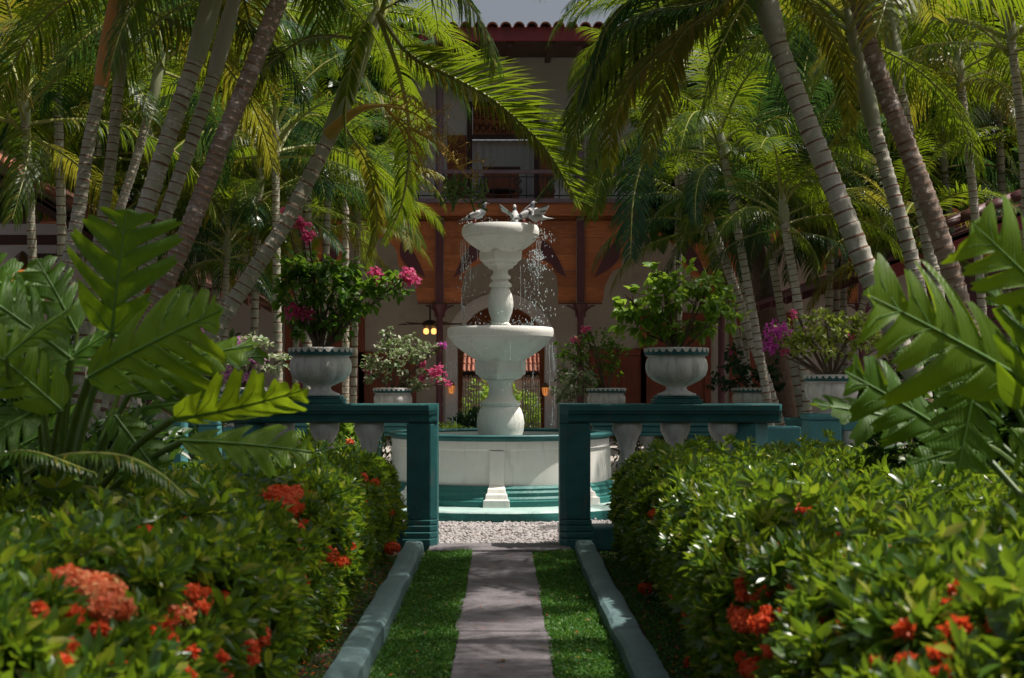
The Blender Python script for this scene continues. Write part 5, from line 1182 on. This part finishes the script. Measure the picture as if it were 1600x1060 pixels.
# passage: jambs, timber fanlight
YP = 34.0
m = MB(); m.box(X(708, YW)-.3, X(712, YW), YW+.352, YP+1.5, 0, 4.2); m.box(X(854, YW), X(858, YW)+.3, YW+.352, YP+1.5, 0, 4.2); m.build('passage_side', 'wall', bl)
m = MB(); xs = list(np.linspace(X(700, YP), X(866, YP), 50)); strip(m, xs, lambda x: Z(560-22*math.sqrt(max(0, 1-((x/YP*F+VX-783)/62)**2)), YP) if abs(x/YP*F+VX-783) < 62 else .0, lambda x: Z(470, YP), YP, YP+.12)
m.build('fanlight_panel', 'wood', bl)
m = MB(); m.box(X(-150, YW), X(1750, YW), YW-.005, YP+12, Z(455, YW)+1.2, Z(455, YW)+1.3) if False else m.box(X(690, YP), X(880, YP), YW+.36, YP+1.5, 4.22, 4.3); m.build('passage_ceiling', 'wood', bl)
# gates
for (p0, p1) in ((723, 748), (817, 842)):
    m = MB(); x0, x1 = X(p0, YP), X(p1, YP); y_ = YP+.3
    m.tube([(x0, y_, Z(590, YP)), (x1, y_, Z(590, YP))], .02, 6); m.tube([(x0, y_, Z(604, YP)), (x1, y_, Z(604, YP))], .015, 6); m.tube([(x0, y_, .3), (x1, y_, .3)], .02, 6)
    for i in range(7): x = x0+(x1-x0)*i/6; m.tube([(x, y_, .05), (x, y_, Z(588, YP))], .014, 5)
    for i in range(6):
        for zc in (Z(640, YP), Z(615, YP)):
            x = x0+(x1-x0)*(i+.5)/6; m.tube([(x+.03*math.cos(q*PI/4), y_, zc+.08*math.sin(q*PI/4)) for q in range(9)], .008, 4)
    m.build('iron_gate', 'iron_pale', bl)
for (p0, p1) in ((723, 748), (817, 842)): m = MB(); m.box(X(p0, YP), X(p1, YP), YP+.25, YP+.33, Z(588, YP)+.02, Z(580, YP)); m.build('gate_lintel', 'iron', bl)
# doors on the lower wall
def door(p0, p1, ptop, leafmat='door'):
    x0, x1, zt = X(p0, YW), X(p1, YW), Z(ptop, YW); fr = MB()
    fr.box(x0-.15, x0, YW-.08, YW-.002, 0, zt+.15); fr.box(x1, x1+.15, YW-.08, YW-.002, 0, zt+.15); fr.box(x0, x1, YW-.08, YW-.002, zt, zt+.15); fo = fr.build('door', leafmat, bl, bevel=.01)
    xm = (x0+x1)/2
    for a, b_ in ((x0+.004, xm-.004), (xm+.004, x1-.004)):
        m = MB(); m.box(a, b_, YW-.04, YW-.003, 0.02, zt-.01); w3 = b_-a
        for (u0, u1) in ((.1, .45), (.5, .93)):
            for k in range(9 if u0 > .3 else 1):
                if u0 > .3:
                    z0 = zt*(u0+(u1-u0)*k/9); m.box(a+w3*.15, b_-w3*.15, YW-.06, YW-.041, z0, z0+zt*.028)
                else: m.box(a+w3*.15, b_-w3*.15, YW-.055, YW-.041, zt*u0, zt*u1)
        m.build('door_leaf', leafmat, fo, bevel=.004)
door(456, 560, 500); door(930, 1000, 556); door(1010, 1100, 500); door(240, 330, 500); door(1150, 1240, 500); door(30, 120, 500); door(570, 640, 560)
# upper wall and its doorway
YU = 31.7; YE = 29.0
def up(px, py): return (X(px, YU), Z(py, YU))
z0, z1 = Z(316, YC)+.002, Z(62, YE)+.25
m = MB(); m.box(X(-150, YU), X(736, YU), YU, YU+.3, z0, z1); m.box(X(836, YU), X(1750, YU), YU, YU+.3, z0, z1); m.box(X(736, YU), X(836, YU), YU, YU+.3, Z(162, YU), z1); m.build('upper_wall', 'wall_up', bl)
m = MB(); m.box(X(730, YU), X(736, YU)+.03, YU-.06, YU+.1, z0, Z(160, YU)); m.box(X(836, YU)-.03, X(842, YU), YU-.06, YU+.1, z0, Z(160, YU)); m.box(X(736, YU)+.031, X(836, YU)-.031, YU-.06, YU+.1, Z(166, YU), Z(160, YU)); m.box(X(736, YU)+.031, X(836, YU)-.031, YU-.06, YU+.1, Z(217, YU), Z(211, YU))
dr_ = m.build('balcony_doorway', 'wood_dark', bl)
m = MB(); m.box(X(736, YU)+.035, X(836, YU)-.035, YU+.0, YU+.05, Z(211, YU)+.002, Z(166, YU)-.002)
m.build('transom', 'wood', dr_)
m = MB()
for i in range(9):
    for j in range(2):
        cx_, cz_ = X(746+i*10, YU), Z(200-j*20, YU)
        pts = [(cx_+.07*(1-.5*q/14)*math.cos(q*.55+i), YU-.015, cz_+.12*(1-.5*q/14)*math.sin(q*.55+i)) for q in range(15)]; m.tube(pts, .012, 4)
m.build('carving', 'wood_dark', dr_)
m = MB(); xs = np.linspace(X(738, YU), X(834, YU), 60)
vs = []; 
for i, x in enumerate(xs): yy = YU+.22+.02*math.sin(i*.9); vs += [(x, yy, z0), (x, yy, Z(217, YU))]
m.add(vs, [(2*i, 2*i+1, 2*i+3, 2*i+2) for i in range(59)]); m.build('curtain', 'curtain', dr_, smooth=True, ang=80)
for (p0, p1) in ((699, 729), (843, 866)):
    m = MB(); m.box(X(p0, YU), X(p1, YU), YU-.05, YU-.002, z0, Z(212, YU)); lf = m.build('shutter', 'wood', dr_, bevel=.01, label='open orange wooden shutter')
    m = MB(); cx_, w3 = (X(p0, YU)+X(p1, YU))/2, (X(p1, YU)-X(p0, YU))/2
    for cz_, hh_ in ((Z(240, YU), .26), (Z(290, YU), .26)):
        for q in range(3):
            a = w3*(.8-.25*q); b_ = hh_*(1-.3*q); yy = YU-.062-.008*q
            for bx_ in ((cx_-a, cx_+a, cz_+b_-.025, cz_+b_), (cx_-a, cx_+a, cz_-b_, cz_-b_+.025), (cx_-a, cx_-a+.025, cz_-b_+.026, cz_+b_-.026), (cx_+a-.025, cx_+a, cz_-b_+.026, cz_+b_-.026)): m.box(bx_[0], bx_[1], yy, YU-.051, bx_[2], bx_[3])
    m.build('shutter_moulding', 'wood', lf, kind='stuff')
# roof: fascia, soffit, tiles
YE = 29.0
m = MB(); m.box(X(-120, YE), X(1720, YE), YE, YE+.08, Z(64, YE), Z(42, YE)); m.build('eave_fascia', 'eave', bl, bevel=.01)
m = MB(); m.add([(X(-120, YE), YE+.082, Z(62, YE)), (X(1720, YE), YE+.082, Z(62, YE)), (X(1720, YE), YE+4.2, Z(62, YE)+.4), (X(-120, YE), YE+4.2, Z(62, YE)+.4), (X(-120, YE), YE+.082, Z(46, YE)), (X(1720, YE), YE+.082, Z(46, YE)), (X(1720, YE), YE+6, Z(46, YE)+.7), (X(-120, YE), YE+6, Z(46, YE)+.7)], [(0, 1, 2, 3), (4, 7, 6, 5)])
rf = m.build('roof', 'wood_dark', bl)
for i in range(60):
    x = X(-120, YE)+i*.85; 
    if x > X(1720, YE): break
    m = MB(); m.add([(x, YE+.1, Z(62, YE)-.13), (x+.12, YE+.1, Z(62, YE)-.13), (x+.12, YE+3.4, Z(62, YE)+.2), (x, YE+3.4, Z(62, YE)+.2), (x, YE+.1, Z(62, YE)-.01), (x+.12, YE+.1, Z(62, YE)-.01), (x+.12, YE+3.4, Z(62, YE)+.31), (x, YE+3.4, Z(62, YE)+.31)], [(0, 3, 2, 1), (4, 5, 6, 7), (0, 1, 5, 4), (1, 2, 6, 5), (2, 3, 7, 6), (3, 0, 4, 7)]); m.build('rafter', 'wood_dark', bl)
def tile_mesh(L, r, name='tile'):
    m = MB(); vs = []; N = 8
    for (yy, zz2, rr_) in ((0, 0, r), (L, L*.12, r*.85)):
        for rad in (rr_, rr_-.02):
            for i in range(N+1): a = PI*i/N; vs.append((rad*math.cos(a), yy, zz2+rad*math.sin(a)))
    k = N+1; fs = []
    for i in range(N): fs += [(i, i+1, 2*k+i+1, 2*k+i), (k+i+1, k+i, 3*k+i, 3*k+i+1), (i+1, i, k+i, k+i+1)]
    m.add(vs, fs); return m
tm = tile_mesh(.55, .12).build('roof_tile', 'tile', rf, smooth=True, ang=50); step = .27; x0 = X(-120, YE); nt_ = int((X(1720, YE)-x0)/step)
# vertices were shifted by the parent's origin: reset them to local coordinates
tm.data.transform(Matrix.Translation(rf.location+bl.location))
for i in range(nt_):
    o = tm if i == 0 else tm.copy()
    if i: COL.objects.link(o); o.parent = rf
    o.location = Vector((x0+i*step, YE-.12, Z(41, YE)-.05+random.uniform(-.01, .01)))-bl.location; o.rotation_euler = (random.uniform(-.02, .02), 0, random.uniform(-.03, .03))
base = tile_mesh(.55, .115); m = MB()
for j in range(1, 9):
    for i in range(nt_): m.add([(a+x0+i*step, b_+YE-.12+j*.5, c_+Z(41, YE)-.05+j*.06) for a, b_, c_ in base.v], base.f)
m.build('upper_tiles', 'tile', rf, kind='stuff')
# objects on the balcony and in the loggia
ch = thing('wicker_chair', 'brown wicker chair back on the balcony at the right', 'chair', (X(925, 31), 31, Z(316, YC)))
zb = Z(316, YC); m = MB(); cx_ = X(927, 30.95)
for i in range(9): t_ = (i-4)/4; m.tube(smooth_pts([(cx_+.14*t_, 30.95, zb+.45), (cx_+.16*t_, 30.98, zb+.9), (cx_+.13*t_, 31.0, Z(214, 31)-.06*t_*t_)], 6), .012, 5)
for k in range(7): zk = zb+.5+k*.13; m.tube([(cx_-.16, 30.97, zk), (cx_+.16, 30.97, zk)], .01, 5)
m.build('backrest', 'brass', ch); m = MB(); m.box(cx_-.25, cx_+.25, 30.6, 31.0, zb+.40, zb+.45); m.build('seat', 'wood_dark', ch, bevel=.02)
for a in (-.22, .22):
    for b_ in (30.63, 30.97): m = MB(); m.tube([(cx_+a, b_, zb), (cx_+a, b_, zb+.40)], .02, 6); m.build('leg', 'wood_dark', ch)
cb = thing('cabinet', 'dark brown cabinet standing behind the balcony railing', 'cabinet', (X(783, 31.2), 31.2, zb))
m = MB(); m.box(X(756, 31.2), X(811, 31.2), 31.1, 31.5, zb, Z(266, 31.2)); m.build('body', 'door', cb, bevel=.01); m = MB(); m.box(X(754, 31.2), X(813, 31.2), 31.05, 31.52, Z(266, 31.2)+.002, Z(262, 31.2)); m.build('top', 'wood_dark', cb, bevel=.01)
tb = thing('plant_table', 'small black table with a potted plant behind the railing', 'table', (X(783, 30.7), 30.7, zb))
m = MB(); m.lathe([(.30, zb+.30), (.32, zb+.31), (.32, zb+.34), (.30, zb+.35)], 24, (X(783, 30.7), 30.7)); m.build('tabletop', 'iron', tb)
for a in range(3): m = MB(); m.tube([(X(783, 30.7)+.2*math.cos(a*2.1), 30.7+.2*math.sin(a*2.1), zb+.3), (X(783, 30.7)+.26*math.cos(a*2.1), 30.7+.26*math.sin(a*2.1), zb)], .015, 6); m.build('leg', 'iron', tb)
fan = thing('ceiling_fan', 'ceiling fan with two lit globes left of the fountain', 'ceiling fan', P(672, 470, 31.3))
fx, fy, fz = X(672, 31.3), 31.3, Z(504, 31.3); m = MB(); m.tube([(fx, fy, fz), (fx, fy, Z(340, YC))], .02, 8); m.build('rod', 'iron', fan)
m = MB(); m.lathe([(.02, fz+.06), (.10, fz+.04), (.17, fz), (.18, fz-.06), (.12, fz-.11), (.05, fz-.13)], 20, (fx, fy)); m.build('motor', 'iron', fan, smooth=True)
for k in range(5):
    a = k*2*PI/5+.3; ca, sa = math.cos(a), math.sin(a); m = MB(); m.add([(fx+.16*ca-.04*sa, fy+.16*sa+.04*ca, fz-.03), (fx+.16*ca+.04*sa, fy+.16*sa-.04*ca, fz-.02), (fx+.72*ca+.08*sa, fy+.72*sa-.08*ca, fz-.01), (fx+.72*ca-.08*sa, fy+.72*sa+.08*ca, fz-.04)], [(0, 1, 2, 3)]); m.build('blade', 'wood_dark', fan, solid=.015)
for sg in (-1, 1):
    m = MB(); cx_, cz_ = fx+sg*.085, fz-.20; m.lathe([(.02, cz_+.07), (.05, cz_+.05), (.062, cz_), (.05, cz_-.05), (.01, cz_-.065)], 14, (cx_, fy-.05)); m.build('globe', 'bulb', fan, smooth=True)
def sconce(px, py, Y, label, s_=.62):
    p_ = P(px, py, Y); t = thing('wall_lantern', label, 'lantern', p_); x, y, z = p_
    m = MB(); m.lathe([(.03, z-.20*s_), (.10*s_, z-.12*s_), (.13*s_, z+.08*s_), (.11*s_, z+.10*s_)], 8, (x, y)); m.build('glass', 'sconce', t)
    m = MB(); m.lathe([(.13*s_, z+.102*s_), (.15*s_, z+.12*s_), (.08*s_, z+.22*s_), (.02, z+.28*s_)], 8, (x, y)); m.tube([(x, y, z+.2*s_), (x, y+.12, z+.25*s_), (x, y+.17, z+.05)], .015, 6)
    for k in range(8): a = k*PI/4; m.tube([(x+.10*s_*math.cos(a), y+.10*s_*math.sin(a), z-.12*s_), (x+.133*s_*math.cos(a), y+.133*s_*math.sin(a), z+.10*s_)], .008, 4)
    m.build('cage', 'brass', t)
sconce(705, 607, YW-.2, 'amber wall lantern left of the arched passage'); sconce(852, 610, YW-.2, 'amber wall lantern right of the arched passage')
# second courtyard beyond the passage
m = MB(); m.box(-7, 7, 41, 41.3, 0, 3.2); tag(m.build('garden_wall', 'wall'), 'pale wall of the courtyard beyond the arched passage', 'wall')
pv = thing('tiled_lean_to', 'small red tiled roof seen through the arched passage', 'roof', (X(783, 40), 40, 0))
m = MB(); m.add([(-2.5, 39, Z(592, 39)), (2.5, 39, Z(592, 39)), (2.5, 41, Z(592, 39)+.9), (-2.5, 41, Z(592, 39)+.9)], [(0, 1, 2, 3)]); m.build('roof_deck', 'tile', pv, solid=.05)
b0 = tile_mesh(.5, .058)
for i in range(40):
    for j in range(4):
        if abs(i-20) > 11 and j > 0: continue
        m = MB(); m.add([(a-2.4+i*.122, b_+38.95+j*.46, c_*3.7+Z(592, 39)+.03+j*.207) for a, b_, c_ in b0.v], b0.f); m.build('tile', 'tile', pv, smooth=True, ang=50)
for sx_ in (-2.2, 2.2): m = MB(); m.box(sx_-.08, sx_+.08, 39.1, 39.26, 0, Z(592, 39)-.02); m.build('post', 'wood_dark', pv)
shrub('sunlit bush in the courtyard beyond the passage', 760, 37.5, [(755, 630, 24, 30, 500), (810, 640, 30, 26, 500), (740, 655, 22, 18, 250), (830, 650, 16, 26, 250)], 'shrub_lime', .16)

# ------------------------------------------------------------------ side wings
lw = thing('left_wing', 'low side wing with a tiled roof and brown beams at the left edge', 'building', (X(-60, 19), 19, 0))
Yl = 17.5
def beam(parent, a, b_, w_, h_, mat='wood_dark', name='beam', depth_=.12):
    a, b_ = Vector(a), Vector(b_); m = MB(); up_ = Vector((0, 0, h_)); dy = Vector((0, depth_, 0))
    m.add([a, b_, b_+dy, a+dy, a+up_, b_+up_, b_+dy+up_, a+dy+up_], [(0, 3, 2, 1), (4, 5, 6, 7), (0, 1, 5, 4), (1, 2, 6, 5), (2, 3, 7, 6), (3, 0, 4, 7)]); return m.build(name, mat, parent, bevel=.008)
m = MB(); m.box(X(-700, 20), X(215, 20), 20, 20.3, 0, Z(350, 20)); m.build('wall', 'wall_up', lw)
A_, B_ = P(-260, 130, Yl), P(225, 432, Yl)
beam(lw, A_, B_, 0, .16, 'wood_dark', 'verge_board'); beam(lw, P(-200, 382, Yl+.3), P(105, 382, Yl+.3), 0, .12); beam(lw, P(45, 408, Yl+1.2), P(120, 408, Yl+1.2), 0, .1)
m = MB(); up1 = Vector((0, 0, .18)); bk = Vector((0, 12.0, 0)); m.add([A_+up1, B_+up1, B_+bk+up1, A_+bk+up1], [(0, 1, 2, 3)]); lrf = m.build('roof', 'wood_dark', lw, solid=.06)
for k in range(8): beam(lw, A_+Vector((0, 1.2+1.2*k, .02)), B_+Vector((0, 1.2+1.2*k, .02)), 0, .12, name='rafter')
d_ = B_-A_; 
for i in range(3):
    for j in range(12):
        q = A_+d_*(j/12)+Vector((0, .25*i, .30)); m = MB(); vs = []
        for (t_, rr_) in ((0, .10), (1, .12)):
            for a in range(7): an = PI*a/6; vs.append(q+d_*(t_/11.2)+Vector((0, rr_*math.cos(an), rr_*math.sin(an)-.02*t_)))
        m.add(vs, [(a, a+1, 8+a, 7+a) for a in range(6)]); m.build('roof_tile', 'tile', lrf, smooth=True, solid=.015)
sconce(35, 440, 19.8, 'large dim brass lantern on the wall at the left edge', 1.5)
rw = thing('right_wing', 'low side wing with a dark red sloping roof at the right edge', 'building', (X(1660, 19), 19, 0))
m = MB(); m.box(X(1480, 21), X(2300, 21), 21, 21.3, 0, Z(400, 21)); m.build('wall', 'maroon', rw)
Yr = 16.5; A_, B_ = P(1850, 262, Yr), P(1385, 440, Yr)
beam(rw, A_, B_, 0, .22, 'eave', 'verge_board')
m = MB(); m.add([A_+up1*1.3, A_+bk+up1*1.3, B_+bk+up1*1.3, B_+up1*1.3], [(0, 1, 2, 3)]); rrf = m.build('roof', 'maroon', rw, solid=.06)
for k in range(8): beam(rw, A_+Vector((0, 1.0+1.2*k, .05)), B_+Vector((0, 1.0+1.2*k, .05)), 0, .12, 'maroon', 'rafter')
d_ = B_-A_
for i in range(3):
    for j in range(12):
        q = A_+d_*(j/12)+Vector((0, .25*i, .36)); m = MB(); vs = []
        for (t_, rr_) in ((0, .10), (1, .12)):
            for a in range(7): an = PI*a/6; vs.append(q+d_*(t_/11.2)+Vector((0, rr_*math.cos(an), rr_*math.sin(an)-.02*t_)))
        m.add(vs, [(a, a+1, 8+a, 7+a) for a in range(6)]); m.build('roof_tile', 'maroon', rrf, smooth=True, solid=.015)
m = MB(); m.box(X(1430, 17.5), X(1450, 17.5), 17.4, 17.6, 0, Z(405, 17.5)); m.build('post', 'maroon', rw)
